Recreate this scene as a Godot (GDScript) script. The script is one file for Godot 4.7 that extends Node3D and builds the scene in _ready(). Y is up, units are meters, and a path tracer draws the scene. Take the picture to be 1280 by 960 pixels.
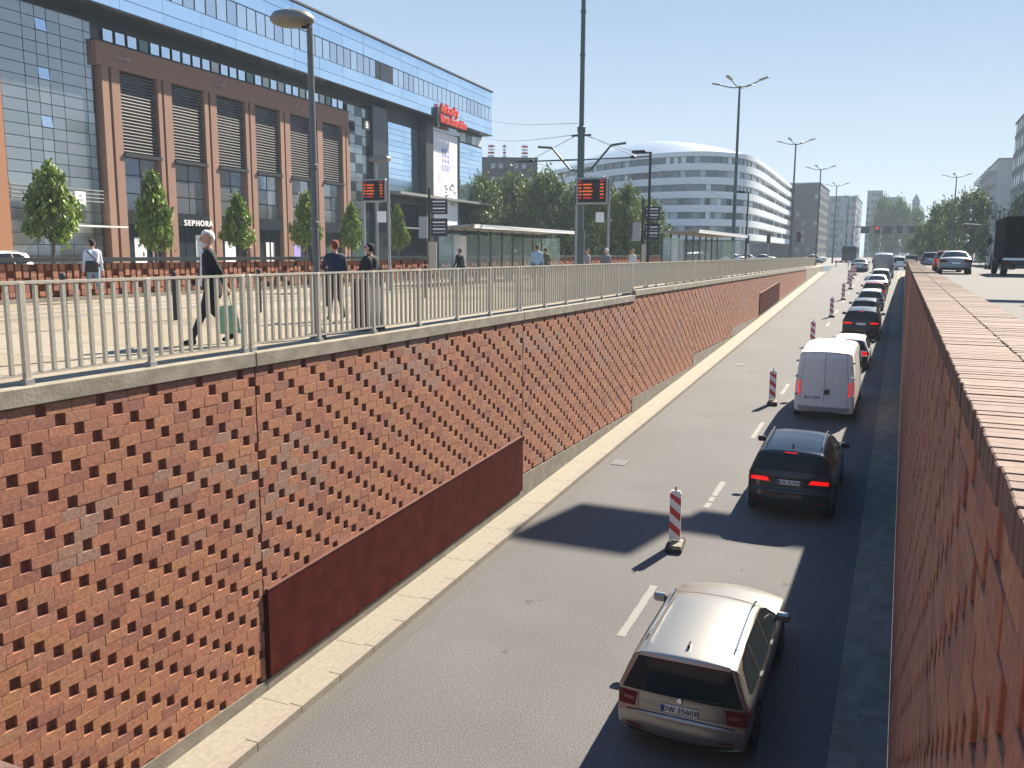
extends Node3D
# Underpass ramp, tram stop and shopping centre on a sunny day. y up, metres, the road runs along -z.

const WALL_X := -8.71      # face of the brick retaining wall on the far side of the ramp
const RIGHT_X := 0.25      # face of the brick retaining wall on the near side
const JOINT0 := -10.2      # first expansion joint, then one every PANEL metres
const PANEL := 10.1
const COURSE := 0.1425

var cam: Camera3D
var used := {}
var box_cache := {}
var mats := {}
var rng := RandomNumberGenerator.new()

func _ready() -> void:
	rng.seed = 7
	set_camera()
	set_light()
	make_materials()
	build_ground()
	build_retaining_walls()
	build_mall()
	build_far_buildings()
	build_trees()
	build_street_furniture()
	build_vehicles()
	build_people()

func set_camera() -> void:
	cam = Camera3D.new()
	cam.name = "camera"
	cam.position = Vector3(0, 1.5, 0)
	cam.rotation_degrees = Vector3(-8.607, 23.921, 0.35)
	cam.fov = 47.53
	cam.near = 0.05
	cam.far = 3000.0
	add_child(cam)
	cam.current = true

func set_light() -> void:
	var env := Environment.new()
	env.background_mode = Environment.BG_SKY
	var sky := Sky.new()
	var sm := ProceduralSkyMaterial.new()
	sm.sky_top_color = Color(0.033, 0.098, 0.222).linear_to_srgb()
	sm.sky_horizon_color = Color(0.295, 0.338, 0.355).linear_to_srgb()
	sm.sky_curve = 0.22
	sm.ground_bottom_color = Color(0.075, 0.072, 0.07).linear_to_srgb()
	sm.ground_horizon_color = Color(0.235, 0.265, 0.29).linear_to_srgb()
	sm.sun_angle_max = 1.0
	sky.sky_material = sm
	env.sky = sky
	env.background_energy_multiplier = 1.0
	env.tonemap_mode = Environment.TONE_MAPPER_LINEAR
	env.tonemap_exposure = 3.0
	env.fog_enabled = true
	env.fog_density = 0.0005
	env.fog_light_color = Color(0.80, 0.87, 0.93)
	env.sdfgi_enabled = true
	env.ssao_enabled = true
	env.ssil_enabled = true
	var we := WorldEnvironment.new()
	we.name = "world_environment"
	we.environment = env
	add_child(we)
	var sun := DirectionalLight3D.new()
	sun.name = "sun"
	sun.light_energy = 1.6
	sun.light_color = Color(1.0, 0.955, 0.88)
	sun.light_angular_distance = 0.53
	sun.shadow_enabled = true
	sun.look_at_from_position(Vector3(0.31, 1.0, -1.10) * 50.0, Vector3.ZERO, Vector3.UP)
	add_child(sun)

# ---------------------------------------------------------------- helpers
func lin(r: float, g: float, b: float) -> Color:
	return Color(r, g, b).linear_to_srgb()

func noise_tex(freq: float, lo: Color, hi: Color, sd: int, size := 512, normal := false, bump := 4.0) -> NoiseTexture2D:
	var n := FastNoiseLite.new()
	n.seed = sd
	n.frequency = freq
	n.fractal_octaves = 5
	var t := NoiseTexture2D.new()
	t.width = size
	t.height = size
	t.seamless = true
	t.noise = n
	if normal:
		t.as_normal_map = true
		t.bump_strength = bump
	else:
		var g := Gradient.new()
		g.set_color(0, lo)
		g.set_color(1, hi)
		t.color_ramp = g
	return t

func mat(key: String, col: Color, rough := 0.8, metal := 0.0) -> StandardMaterial3D:
	if mats.has(key):
		return mats[key]
	var m := StandardMaterial3D.new()
	m.resource_name = key
	m.albedo_color = col
	m.roughness = rough
	m.metallic = metal
	mats[key] = m
	return m

func textured(m: StandardMaterial3D, tex: Texture2D, scale: float, bump: Texture2D = null, bs := 0.5) -> void:
	m.albedo_texture = tex
	m.uv1_triplanar = true
	m.uv1_world_triplanar = true
	m.uv1_scale = Vector3.ONE * scale
	if bump:
		m.normal_enabled = true
		m.normal_texture = bump
		m.normal_scale = bs

func numbered(s: String) -> String:
	if not used.has(s):
		used[s] = 0
		return s
	used[s] += 1
	return "%s_%03d" % [s, used[s]]

func thing(called: String, label: String, category: String, at := Vector3.ZERO, turn := 0.0, group := "") -> Node3D:
	var o := Node3D.new()
	o.name = numbered(called)
	add_child(o)
	o.position = at
	o.rotation.y = turn
	tag(o, label, category, group)
	return o

func tag(o: Node3D, label: String, category := "", group := "") -> void:
	if label: o.set_meta("label", label)
	if category: o.set_meta("category", category)
	if group: o.set_meta("group", group)

func structure(called: String) -> Node3D:
	var o := Node3D.new()
	o.name = numbered(called)
	add_child(o)
	o.set_meta("kind", "structure")
	return o

func begin() -> SurfaceTool:
	var st := SurfaceTool.new()
	st.begin(Mesh.PRIMITIVE_TRIANGLES)
	st.set_smooth_group(-1)
	return st

func finish(st: SurfaceTool, called: String, m: Material, parent: Node3D) -> MeshInstance3D:
	st.generate_normals()
	var o := MeshInstance3D.new()
	o.mesh = st.commit()
	o.mesh.surface_set_material(0, m)
	put(o, called, parent)
	return o

func put(o: Node3D, called: String, parent: Node3D) -> void:
	if parent == self:
		o.name = numbered(called)
		add_child(o)
	else:
		o.name = called
		parent.add_child(o, true)

func q(st: SurfaceTool, a: Vector3, b: Vector3, c: Vector3, d: Vector3) -> void:
	st.add_vertex(a); st.add_vertex(b); st.add_vertex(c)
	st.add_vertex(a); st.add_vertex(c); st.add_vertex(d)

# a box added to a SurfaceTool, in the frame t
func bx(st: SurfaceTool, c: Vector3, s: Vector3, t := Transform3D.IDENTITY) -> void:
	var h := s * 0.5
	var p: Array[Vector3] = []
	for i in 8:
		p.append(t * (c + Vector3(h.x if i & 1 else -h.x, h.y if i & 2 else -h.y, h.z if i & 4 else -h.z)))
	q(st, p[4], p[6], p[7], p[5]); q(st, p[1], p[3], p[2], p[0])
	q(st, p[5], p[7], p[3], p[1]); q(st, p[0], p[2], p[6], p[4])
	q(st, p[6], p[2], p[3], p[7]); q(st, p[0], p[4], p[5], p[1])

# a box with chamfered edges
func cbx(st: SurfaceTool, c: Vector3, s: Vector3, b: float, t := Transform3D.IDENTITY) -> void:
	var h := s * 0.5
	var e := [h - Vector3(0, b, b), h - Vector3(b, 0, b), h - Vector3(b, b, 0)]
	for ax in 3:
		for sg in [-1.0, 1.0]:
			var pts: Array[Vector3] = []
			for k in [[-1, -1], [-1, 1], [1, 1], [1, -1]]:
				var v := Vector3.ZERO
				v[ax] = sg * e[ax][ax]
				v[(ax + 1) % 3] = k[0] * e[ax][(ax + 1) % 3]
				v[(ax + 2) % 3] = k[1] * e[ax][(ax + 2) % 3]
				pts.append(t * (c + v))
			if sg > 0: q(st, pts[0], pts[1], pts[2], pts[3])
			else: q(st, pts[3], pts[2], pts[1], pts[0])
	for ax in 3:
		var a1 := (ax + 1) % 3
		var a2 := (ax + 2) % 3
		for s1 in [-1.0, 1.0]:
			for s2 in [-1.0, 1.0]:
				var pts: Array[Vector3] = []
				for k in [[-1.0, 1], [1.0, 1], [1.0, 2], [-1.0, 2]]:
					var v := Vector3.ZERO
					var ee: Vector3 = e[a1] if k[1] == 1 else e[a2]
					v[ax] = k[0] * ee[ax]
					v[a1] = s1 * ee[a1]
					v[a2] = s2 * ee[a2]
					pts.append(t * (c + v))
				if s1 * s2 > 0: q(st, pts[0], pts[1], pts[2], pts[3])
				else: q(st, pts[3], pts[2], pts[1], pts[0])
	for sx in [-1.0, 1.0]:
		for sy in [-1.0, 1.0]:
			for sz in [-1.0, 1.0]:
				var sv := Vector3(sx, sy, sz)
				var a: Vector3 = t * (c + e[0] * sv)
				var bb: Vector3 = t * (c + e[1] * sv)
				var cc: Vector3 = t * (c + e[2] * sv)
				if sx * sy * sz > 0:
					st.add_vertex(a); st.add_vertex(cc); st.add_vertex(bb)
				else:
					st.add_vertex(a); st.add_vertex(bb); st.add_vertex(cc)

func frame_of(a: Vector3, b: Vector3) -> Basis:
	var d := (b - a).normalized()
	var u := Vector3.UP if absf(d.y) < 0.95 else Vector3.RIGHT
	var x := u.cross(d).normalized()
	return Basis(x, d, x.cross(d))

func tube(st: SurfaceTool, a: Vector3, b: Vector3, r0: float, r1: float, n := 10, caps := true) -> void:
	var f := frame_of(a, b)
	for i in n:
		var t0 := TAU * i / n
		var t1 := TAU * (i + 1) / n
		var d0 := f.x * cos(t0) + f.z * sin(t0)
		var d1 := f.x * cos(t1) + f.z * sin(t1)
		q(st, a + d0 * r0, b + d0 * r1, b + d1 * r1, a + d1 * r0)
		if caps:
			st.add_vertex(b); st.add_vertex(b + d1 * r1); st.add_vertex(b + d0 * r1)
			st.add_vertex(a); st.add_vertex(a + d0 * r0); st.add_vertex(a + d1 * r0)

func pole(called: String, a: Vector3, b: Vector3, r0: float, r1: float, m: Material, parent: Node3D, n := 12) -> MeshInstance3D:
	var st := begin()
	tube(st, a, b, r0, r1, n)
	return finish(st, called, m, parent)

# a turned shape about the local axis a: list of [radius, height]
func lathe(called: String, at: Vector3, axis: Vector3, prof: Array, m: Material, parent: Node3D, n := 20) -> MeshInstance3D:
	var st := begin()
	lathe_into(st, at, axis, prof, n)
	return finish(st, called, m, parent)

func lathe_into(st: SurfaceTool, at: Vector3, axis: Vector3, prof: Array, n := 20) -> void:
	var f := frame_of(Vector3.ZERO, axis)
	for k in prof.size() - 1:
		var p0: Array = prof[k]
		var p1: Array = prof[k + 1]
		for i in n:
			var t0 := TAU * i / n
			var t1 := TAU * (i + 1) / n
			var d0 := f.x * cos(t0) + f.z * sin(t0)
			var d1 := f.x * cos(t1) + f.z * sin(t1)
			q(st, at + d0 * p0[0] + f.y * p0[1], at + d0 * p1[0] + f.y * p1[1], at + d1 * p1[0] + f.y * p1[1], at + d1 * p0[0] + f.y * p0[1])

# a plain box part that shares its mesh with all boxes of the same size
func part(called: String, c: Vector3, s: Vector3, m: Material, parent: Node3D, turn := Basis.IDENTITY) -> MeshInstance3D:
	var key := "%.3f,%.3f,%.3f" % [s.x, s.y, s.z]
	if not box_cache.has(key):
		var b := BoxMesh.new()
		b.size = s
		box_cache[key] = b
	var o := MeshInstance3D.new()
	o.mesh = box_cache[key]
	o.material_override = m
	o.transform = Transform3D(turn, c)
	put(o, called, parent)
	return o

# a chamfered box part
func cpart(called: String, c: Vector3, s: Vector3, b: float, m: Material, parent: Node3D, turn := Basis.IDENTITY) -> MeshInstance3D:
	var key := "c%.3f,%.3f,%.3f,%.3f" % [s.x, s.y, s.z, b]
	if not box_cache.has(key):
		var st := begin()
		cbx(st, Vector3.ZERO, s, b)
		st.generate_normals()
		box_cache[key] = st.commit()
	var o := MeshInstance3D.new()
	o.mesh = box_cache[key]
	o.material_override = m
	o.transform = Transform3D(turn, c)
	put(o, called, parent)
	return o

func words(text: String, at: Vector3, height: float, m: Material, parent: Node3D, turn := Basis.IDENTITY, depth := 0.02, called := "lettering", weight := 400, squeeze := 1.0) -> MeshInstance3D:
	var t := TextMesh.new()
	var f := SystemFont.new()
	f.font_names = PackedStringArray(["Droid Sans"])
	f.font_weight = weight
	t.font = f
	t.text = text
	t.font_size = 64
	t.pixel_size = height / 46.0
	t.depth = depth
	t.curve_step = 2.0
	t.material = m
	var o := MeshInstance3D.new()
	o.mesh = t
	o.transform = Transform3D(turn.scaled_local(Vector3(squeeze, 1, 1)), at)
	put(o, called, parent)
	return o

func polygon_plate(st: SurfaceTool, pts: PackedVector2Array, f: Callable) -> void:
	var tri := Geometry2D.triangulate_polygon(pts)
	for i in range(0, tri.size(), 3):
		for k in 3:
			st.add_vertex(f.call(pts[tri[i + k]]))

func seen_at(p: Vector3) -> Vector3:   # picture position (0..1, 0..1) and depth of a point, to pick the pieces that show
	var l := cam.transform.affine_inverse() * p
	if l.z > -0.05: return Vector3(-9, -9, -1)
	var f := 0.5 / tan(deg_to_rad(cam.fov) * 0.5)
	return Vector3(0.5 + f * l.x / -l.z * 0.75, 0.5 - f * l.y / -l.z, -l.z)

# level of the walls' foot along the ramp
func foot(z: float) -> float:
	var a := -z
	var y := -5.33 + 0.0505 * (a - 10.2)
	if a < 8.0:
		y = -5.441 + 0.0505 * 0.5 * (a - 8.0) * maxf(0.0, 1.0 + (a - 8.0) / 16.0)
	if a > 108.0:
		var t := clampf((a - 108.0) / 14.0, 0.0, 1.0)
		y = lerpf(-5.33 + 0.0505 * 97.8 + 0.0505 * (a - 108.0), -0.03, t * t * (3.0 - 2.0 * t))
	return y

func road_y(z: float) -> float:
	return foot(z) - 0.12 * clampf((122.0 + z) / 14.0, 0.0, 1.0)

func make_materials() -> void:
	var white := Color(1, 1, 1)
	var fine := noise_tex(0.05, Color(0.84, 0.84, 0.84), white, 3)
	var mottled := noise_tex(0.012, Color(0.80, 0.785, 0.77), white, 5)
	var stone_grain := noise_tex(0.03, Color(0.88, 0.87, 0.86), white, 41)
	var bump := noise_tex(0.09, white, white, 9, 512, true, 5.0)
	var grit := noise_tex(0.30, Color(0.36, 0.36, 0.36), white, 11, 1024)
	var brick_grain := noise_tex(0.02, Color(0.76, 0.73, 0.71), white, 21)
	var cols := [TONES[0], TONES[1], TONES[2], TONES[3], TONES[4], TONES[5], TONES[6], TONES[7], TONES[8], TONES[9], TONES[10], TONES[11]]
	for i in cols.size():
		var c: Vector3 = cols[i]
		textured(mat("brick%d" % i, lin(c.x, c.y, c.z), 0.82), brick_grain, 1.3, bump, 0.15)
	var bm := mat("bricks", white, 0.82)
	textured(bm, brick_grain, 1.3, bump, 0.15)
	bm.vertex_color_use_as_albedo = true
	textured(mat("brick_core", lin(0.372, 0.149, 0.094), 0.9), brick_grain, 1.1)
	textured(mat("concrete", lin(0.289, 0.261, 0.207), 0.9), mottled, 0.35, bump, 0.08)
	textured(mat("concrete_grey", lin(0.234, 0.215, 0.179), 0.9), mottled, 0.3, bump, 0.08)
	textured(mat("kerb_stone", lin(0.284, 0.255, 0.203), 0.88), stone_grain, 0.5, bump, 0.08)
	textured(mat("kerb_edge", lin(0.274, 0.241, 0.199), 0.88), stone_grain, 0.5, bump, 0.08)
	textured(mat("paving", lin(0.269, 0.224, 0.158), 0.9), stone_grain, 0.5, bump, 0.2)
	textured(mat("paving_dark", lin(0.205, 0.168, 0.120), 0.9), stone_grain, 0.5, bump, 0.2)
	textured(mat("paving_light", lin(0.287, 0.247, 0.190), 0.9), stone_grain, 0.5, bump, 0.2)
	var asphalt := mat("asphalt", lin(0.257, 0.252, 0.253), 0.9)
	textured(asphalt, grit, 0.11)
	asphalt.detail_enabled = true
	asphalt.detail_blend_mode = BaseMaterial3D.BLEND_MODE_MUL
	asphalt.detail_uv_layer = BaseMaterial3D.DETAIL_UV_1
	asphalt.detail_albedo = noise_tex(0.004, Color(0.91, 0.905, 0.90), white, 17)
	textured(mat("asphalt_light", lin(.178, .173, .168), 0.9), grit, 0.16)
	textured(mat("ground", lin(0.203, 0.195, 0.179), 0.95), mottled, 0.1)
	textured(mat("tarmac_patch", lin(.185, .178, .17), 0.9), grit, 0.2)
	textured(mat("road_paint", lin(.46, .45, .43), 0.8), grit, 0.3)
	var rust := noise_tex(0.008, Color(0.80, 0.76, 0.76), white, 31)
	var ct := mat("corten", lin(.080, .017, .013), 0.9)
	textured(ct, rust, 0.45)
	ct.metallic_specular = 0.15
	mat("corten_edge", lin(.16, .075, .06), 0.5, 0.3)
	textured(mat("gutter", lin(.228, .216, .20), 0.9), grit, 0.16)
	mat("crack_seal", lin(0.099, 0.095, 0.092), 0.7)
	mat("dark_gap", lin(.02, .017, .015), 0.95)
	textured(mat("rail_paint", lin(0.480, 0.440, 0.361), 0.5, 0.1), fine, 0.8)
	textured(mat("galvanised", lin(.36, .37, .37), 0.5, 0.45), fine, 0.7)
	textured(mat("post_grey", lin(.16, .165, .165), 0.5, 0.35), fine, 0.7)
	mat("lamp_body", lin(.20, .19, .16), 0.5, 0.2)
	mat("dark_metal", lin(.035, .04, .045), 0.45, 0.4)
	mat("tram_pole", lin(.085, .115, .115), 0.5, 0.3)
	mat("black", lin(.012, .012, .013), 0.5)
	mat("rubber", lin(.018, .018, .018), 0.85)
	mat("white_paint", lin(.78, .78, .77), 0.45)
	mat("grey_paint", lin(.30, .31, .32), 0.5)
	mat("red_paint", lin(.52, .03, .03), 0.45)
	mat("chrome", lin(.70, .70, .70), 0.2, 1.0)
	mat("alloy", lin(.42, .42, .43), 0.35, 0.8)
	var cg := mat("car_glass", lin(.012, .016, .020), 0.06, 0.0)
	cg.metallic_specular = 0.3
	var tl := mat("tail_lamp", lin(.13, .004, .007), 0.3)
	tl.metallic_specular = 0.25
	var br := mat("brake_light", lin(.35, .012, .012), 0.2)
	br.emission_enabled = true
	br.emission = Color(1.0, 0.04, 0.04)
	br.emission_energy_multiplier = 0.28
	mat("lamp_clear", lin(.26, .09, .09), 0.3)
	mat("lamp_glass", lin(.62, .62, .60), 0.12)
	var led := mat("led_orange", lin(.35, .10, .015), 0.4)
	led.emission_enabled = true
	led.emission = Color(1.0, 0.36, 0.06)
	led.emission_energy_multiplier = 0.22
	var ledr := mat("led_red", lin(.25, .02, .012), 0.4)
	ledr.emission_enabled = true
	ledr.emission = Color(1.0, 0.12, 0.05)
	ledr.emission_energy_multiplier = 0.15
	var gl := mat("clear_glass", Color(0.70, 0.80, 0.78, 0.22), 0.03)
	gl.transparency = BaseMaterial3D.TRANSPARENCY_ALPHA
	# mall
	mat("mall_blue", lin(.62, .80, .98), 0.07, 0.92)
	mat("mall_blue_b", lin(.56, .75, .95), 0.09, 0.92)
	mat("mall_window", lin(.62, .72, .84), 0.06, 0.9)
	mat("mall_window_b", lin(.50, .58, .70), 0.06, 0.9)
	mat("mall_grey_glass", lin(.33, .35, .375), 0.12, 0.75)
	mat("mall_grey_glass_b", lin(.365, .385, .40), 0.10, 0.75)
	mat("mall_grey_glass_c", lin(.30, .335, .35), 0.10, 0.75)
	mat("mall_pale", lin(.62, .66, .66), 0.3)
	mat("mall_dark", lin(.022, .027, .034), 0.25, 0.1)
	mat("mall_dark_glass", lin(.055, .075, .09), 0.08, 0.6)
	mat("mall_frame", lin(.022, .026, .034), 0.5, 0.3)
	textured(mat("mall_stone", lin(.30, .17, .122), 0.85), fine, 0.6)
	textured(mat("mall_stone_b", lin(.325, .19, .132), 0.85), fine, 0.6)
	mat("louvre", lin(.095, .088, .086), 0.5, 0.2)
	mat("sign_red", lin(.62, .055, .035), 0.5)
	mat("poster", lin(.80, .80, .83), 0.6)
	mat("poster_violet", lin(.33, .28, .66), 0.7)
	mat("poster_ink", lin(.10, .09, .16), 0.7)
	mat("poster_pink", lin(.72, .50, .54), 0.7)
	mat("green_glass", lin(.10, .17, .15), 0.1, 0.5)

# ---------------------------------------------------------------- ground
func sheet(called: String, x0: float, x1: float, z0: float, z1: float, y: float, m: Material, parent: Node3D) -> MeshInstance3D:
	var st := begin()
	q(st, Vector3(x0, y, z0), Vector3(x0, y, z1), Vector3(x1, y, z1), Vector3(x1, y, z0))
	var o := finish(st, called, m, parent)
	if parent == self: o.set_meta("kind", "structure")
	return o

func ramp_strip(called: String, x0: float, x1: float, z0: float, z1: float, lift: float, m: Material, parent: Node3D, step := 2.0, on_foot := false) -> MeshInstance3D:
	var st := begin()
	st.set_smooth_group(0)
	var n := maxi(1, int(ceil(absf(z1 - z0) / step)))
	for i in n:
		var a := lerpf(z0, z1, float(i) / n)
		var b := lerpf(z0, z1, float(i + 1) / n)
		var ya := (foot(a) if on_foot else road_y(a)) + lift
		var yb := (foot(b) if on_foot else road_y(b)) + lift
		q(st, Vector3(x0, ya, a), Vector3(x0, yb, b), Vector3(x1, yb, b), Vector3(x1, ya, a))
	var o := finish(st, called, m, parent)
	if parent == self: o.set_meta("kind", "structure")
	return o

func slabs(parent: Node3D, called: String, x0: float, x1: float, nx: int, z0: float, z1: float, nz: int, y: float, keys: Array) -> void:
	var w := (x1 - x0) / nx
	var l := (z0 - z1) / nz
	for i in nx:
		for j in nz:
			var m: Material = mats[keys[rng.randi() % keys.size()]]
			var c := Vector3(x0 + (i + 0.5) * w, y - 0.03 + rng.randf_range(-0.0015, 0.0015), z0 - (j + 0.5) * l)
			cpart(called, c, Vector3(w - 0.008, 0.06, l - 0.008), 0.003, m, parent)

func build_ground() -> void:
	sheet("ground", -900, -9.12, 60, -1200, -0.066, mats.ground, self)
	sheet("far_street", -9.12, 900, -121.0, -1200, -0.06, mats.asphalt_light, self)
	# upper road on the right, level with the coping's foot, easing down to the crossing
	var st := begin()
	for s in [[60.0, -85.0, 0.30, 0.30], [-85.0, -121.0, 0.30, -0.06]]:
		q(st, Vector3(0.8, s[2], s[0]), Vector3(0.8, s[3], s[1]), Vector3(900, s[3], s[1]), Vector3(900, s[2], s[0]))
	finish(st, "upper_road", mats.asphalt_light, self).set_meta("kind", "structure")
	# pavement and tram platform beyond the railing
	var pv := structure("pavement")
	slabs(pv, "paving_slab", -12.3, -9.13, 3, 2.0, -46.0, 32, 0.0, ["paving", "paving", "paving_light"])
	sheet("paving_far", -12.3, -9.13, -46.0, -121.0, -0.004, mats.paving, pv)
	var tp := structure("tram_platform")
	slabs(tp, "paving_slab", -16.7, -12.32, 2, 2.0, -46.0, 22, 0.0, ["paving", "paving", "paving_dark", "paving_light"])
	sheet("paving_far", -16.7, -12.32, -46.0, -160.0, -0.004, mats.paving, tp)
	slabs(tp, "kerb_stone", -17.5, -16.72, 1, 2.0, -46.0, 32, -0.012, ["paving_dark", "concrete_grey"])
	sheet("kerb_far", -17.5, -16.72, -46.0, -160.0, -0.014, mats.paving_dark, tp)
	slabs(tp, "track_slab", -22.3, -17.52, 2, 2.0, -46.0, 16, -0.004, ["paving", "paving_light", "paving"])
	sheet("track_far", -22.3, -17.52, -46.0, -160.0, -0.008, mats.paving, tp)
	for x in [-18.35, -19.8]:
		part("tram_rail", Vector3(x, 0.0, -60), Vector3(0.06, 0.012, 130), mats.alloy, tp)
	sheet("side_road", -37.5, -23.6, 60, -700, -0.062, mats.asphalt, self)
	var fp := structure("mall_pavement")
	slabs(fp, "paving_slab", -48.4, -37.5, 2, -10.0, -120.0, 20, -0.005, ["paving_light", "paving"])
	# underpass road
	var rd := structure("underpass_road")
	ramp_strip("carriageway", -7.9, -0.5, 46.0, -124.0, 0.0, mats.asphalt, rd)
	ramp_strip("gutter", -7.9, -7.62, 14.0, -112.0, 0.004, mats.gutter, rd)
	for i in 15:
		var z := -6.85 - 7.35 * i
		var lm := begin()   # worn paint: uneven edges and a few bare spots
		for k in 23:
			if rng.randf() < 0.06: continue
			var za := z - k * 0.1
			var e := [rng.randf_range(-0.012, 0.012), rng.randf_range(-0.012, 0.012), rng.randf_range(-0.012, 0.012), rng.randf_range(-0.012, 0.012)]
			q(lm, Vector3(-4.23 + e[0], road_y(za) + 0.006, za), Vector3(-4.23 + e[1], road_y(za - 0.1) + 0.006, za - 0.1), Vector3(-4.08 + e[2], road_y(za - 0.1) + 0.006, za - 0.1), Vector3(-4.08 + e[3], road_y(za) + 0.006, za))
		finish(lm, "lane_marking", mats.road_paint, rd)
	for p in [[-7.35, -24.6, 0.42, 0.55], [-6.9, -42.6, 0.5, 0.5]]:
		var y := road_y(p[1])
		var gr := part("drain_grate", Vector3(p[0], y + 0.004, p[1]), Vector3(p[2], 0.012, p[3]), mats.dark_metal, rd, Basis(Vector3.RIGHT, 0.0505))
		for k in 5:
			part("grate_bar", Vector3(-p[2] * 0.5 + p[2] * (k + 0.5) / 5, 0.009, 0), Vector3(0.03, 0.008, p[3] * 0.95), mats.grey_paint, gr)
	# sealed cracks and joints in the asphalt
	var cr := RandomNumberGenerator.new()
	cr.seed = 77
	for c in [[-5.4, -24.0, -0.2, 8], [-6.8, -30.0, 0.1, 12], [-5.0, -44.0, 0.3, 9], [-3.3, -26.2, 1.2, 5]]:
		var cs := begin()
		var p := Vector2(c[0], c[1])
		var dirv := Vector2(0, -1).rotated(c[2])
		for k in c[3]:
			var n2: Vector2 = p + dirv.rotated(cr.randf_range(-0.7, 0.7)) * 0.3
			var sd := (n2 - p).orthogonal().normalized() * cr.randf_range(0.003, 0.008)
			q(cs, Vector3(p.x - sd.x, road_y(p.y) + 0.005, p.y - sd.y), Vector3(n2.x - sd.x, road_y(n2.y) + 0.005, n2.y - sd.y), Vector3(n2.x + sd.x, road_y(n2.y) + 0.005, n2.y + sd.y), Vector3(p.x + sd.x, road_y(p.y) + 0.005, p.y + sd.y))
			p = n2
		finish(cs, "sealed_crack", mats.crack_seal, rd)
	# oil drips along the lane centres
	var oil := begin()
	for k in 60:
		var oc := Vector2(cr.randfn(-2.3 if k % 3 else -5.9, 0.35), -12.0 - cr.randf() * 34.0)
		var orad := cr.randf_range(0.03, 0.12)
		for j in 9:
			var a0 := TAU * j / 9
			var a1 := TAU * (j + 1) / 9
			var r0 := orad * (0.7 + 0.3 * sin(j * 2.1 + k))
			var r1 := orad * (0.7 + 0.3 * sin(((j + 1) % 9) * 2.1 + k))
			for e in [oc, oc + Vector2(cos(a0), sin(a0) * 1.4) * r0, oc + Vector2(cos(a1), sin(a1) * 1.4) * r1]:
				oil.add_vertex(Vector3(e.x, road_y(e.y) + 0.004, e.y))
	var om := finish(oil, "oil_drips", mats.tarmac_patch, rd)
	om.set_meta("kind", "stuff")
	# kerb blocks under the far wall, one metre each
	var kb := structure("kerb")
	for i in 116:
		var z0 := 2.0 - i * 1.0
		var tilt := Basis(Vector3.RIGHT, atan((foot(z0 - 1.0) - foot(z0)) / 1.0))
		var y := foot(z0 - 0.5)
		if z0 < -105.0: continue
		cpart("kerb_block", Vector3(-8.0, y - 0.11, z0 - 0.5), Vector3(0.22, 0.25, 0.996), 0.006, mats.kerb_edge if i % 5 != 2 else mats.kerb_stone, kb, tilt)
		if i % 2 == 0:
			cpart("kerb_slab", Vector3(-8.405, y - 0.055, z0 - 1.0), Vector3(0.578, 0.12, 1.996), 0.003, mats.kerb_stone, kb, tilt)
	# narrow kerb under the near wall, in the shade
	var ks := structure("wall_kerb")
	for i in 55:
		var z0 := 1.0 - i * 2.0
		var tilt := Basis(Vector3.RIGHT, atan((foot(z0 - 2.0) - foot(z0)) / 2.0))
		cpart("kerb_slab", Vector3(0.03, foot(z0 - 1.0) - 0.09, z0 - 1.0), Vector3(0.42, 0.16, 1.985), 0.008, mats.concrete_grey, ks, tilt)
	ramp_strip("channel", -0.5, -0.18, 14.0, -112.0, 0.0, mats.concrete_grey, ks)

# ---------------------------------------------------------------- retaining walls
func brick_mesh() -> ArrayMesh:
	if box_cache.has("brick"): return box_cache["brick"]
	var st := begin()
	cbx(st, Vector3.ZERO, Vector3(1, 1, 1) * Vector3(0.12, 0.134, 0.322), 0.003)
	st.generate_normals()
	var m := st.commit()
	m.surface_set_material(0, mats.bricks)
	box_cache["brick"] = m
	return m

const TONES := [Vector3(0.419, 0.181, 0.106), Vector3(0.381, 0.163, 0.099), Vector3(0.428, 0.200, 0.105), Vector3(0.349, 0.149, 0.099), Vector3(0.400, 0.187, 0.123), Vector3(0.326, 0.142, 0.101), Vector3(0.437, 0.189, 0.110), Vector3(0.372, 0.166, 0.106), Vector3(0.381, 0.189, 0.114), Vector3(0.307, 0.128, 0.090), Vector3(0.372, 0.205, 0.143), Vector3(0.344, 0.200, 0.149)]

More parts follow.
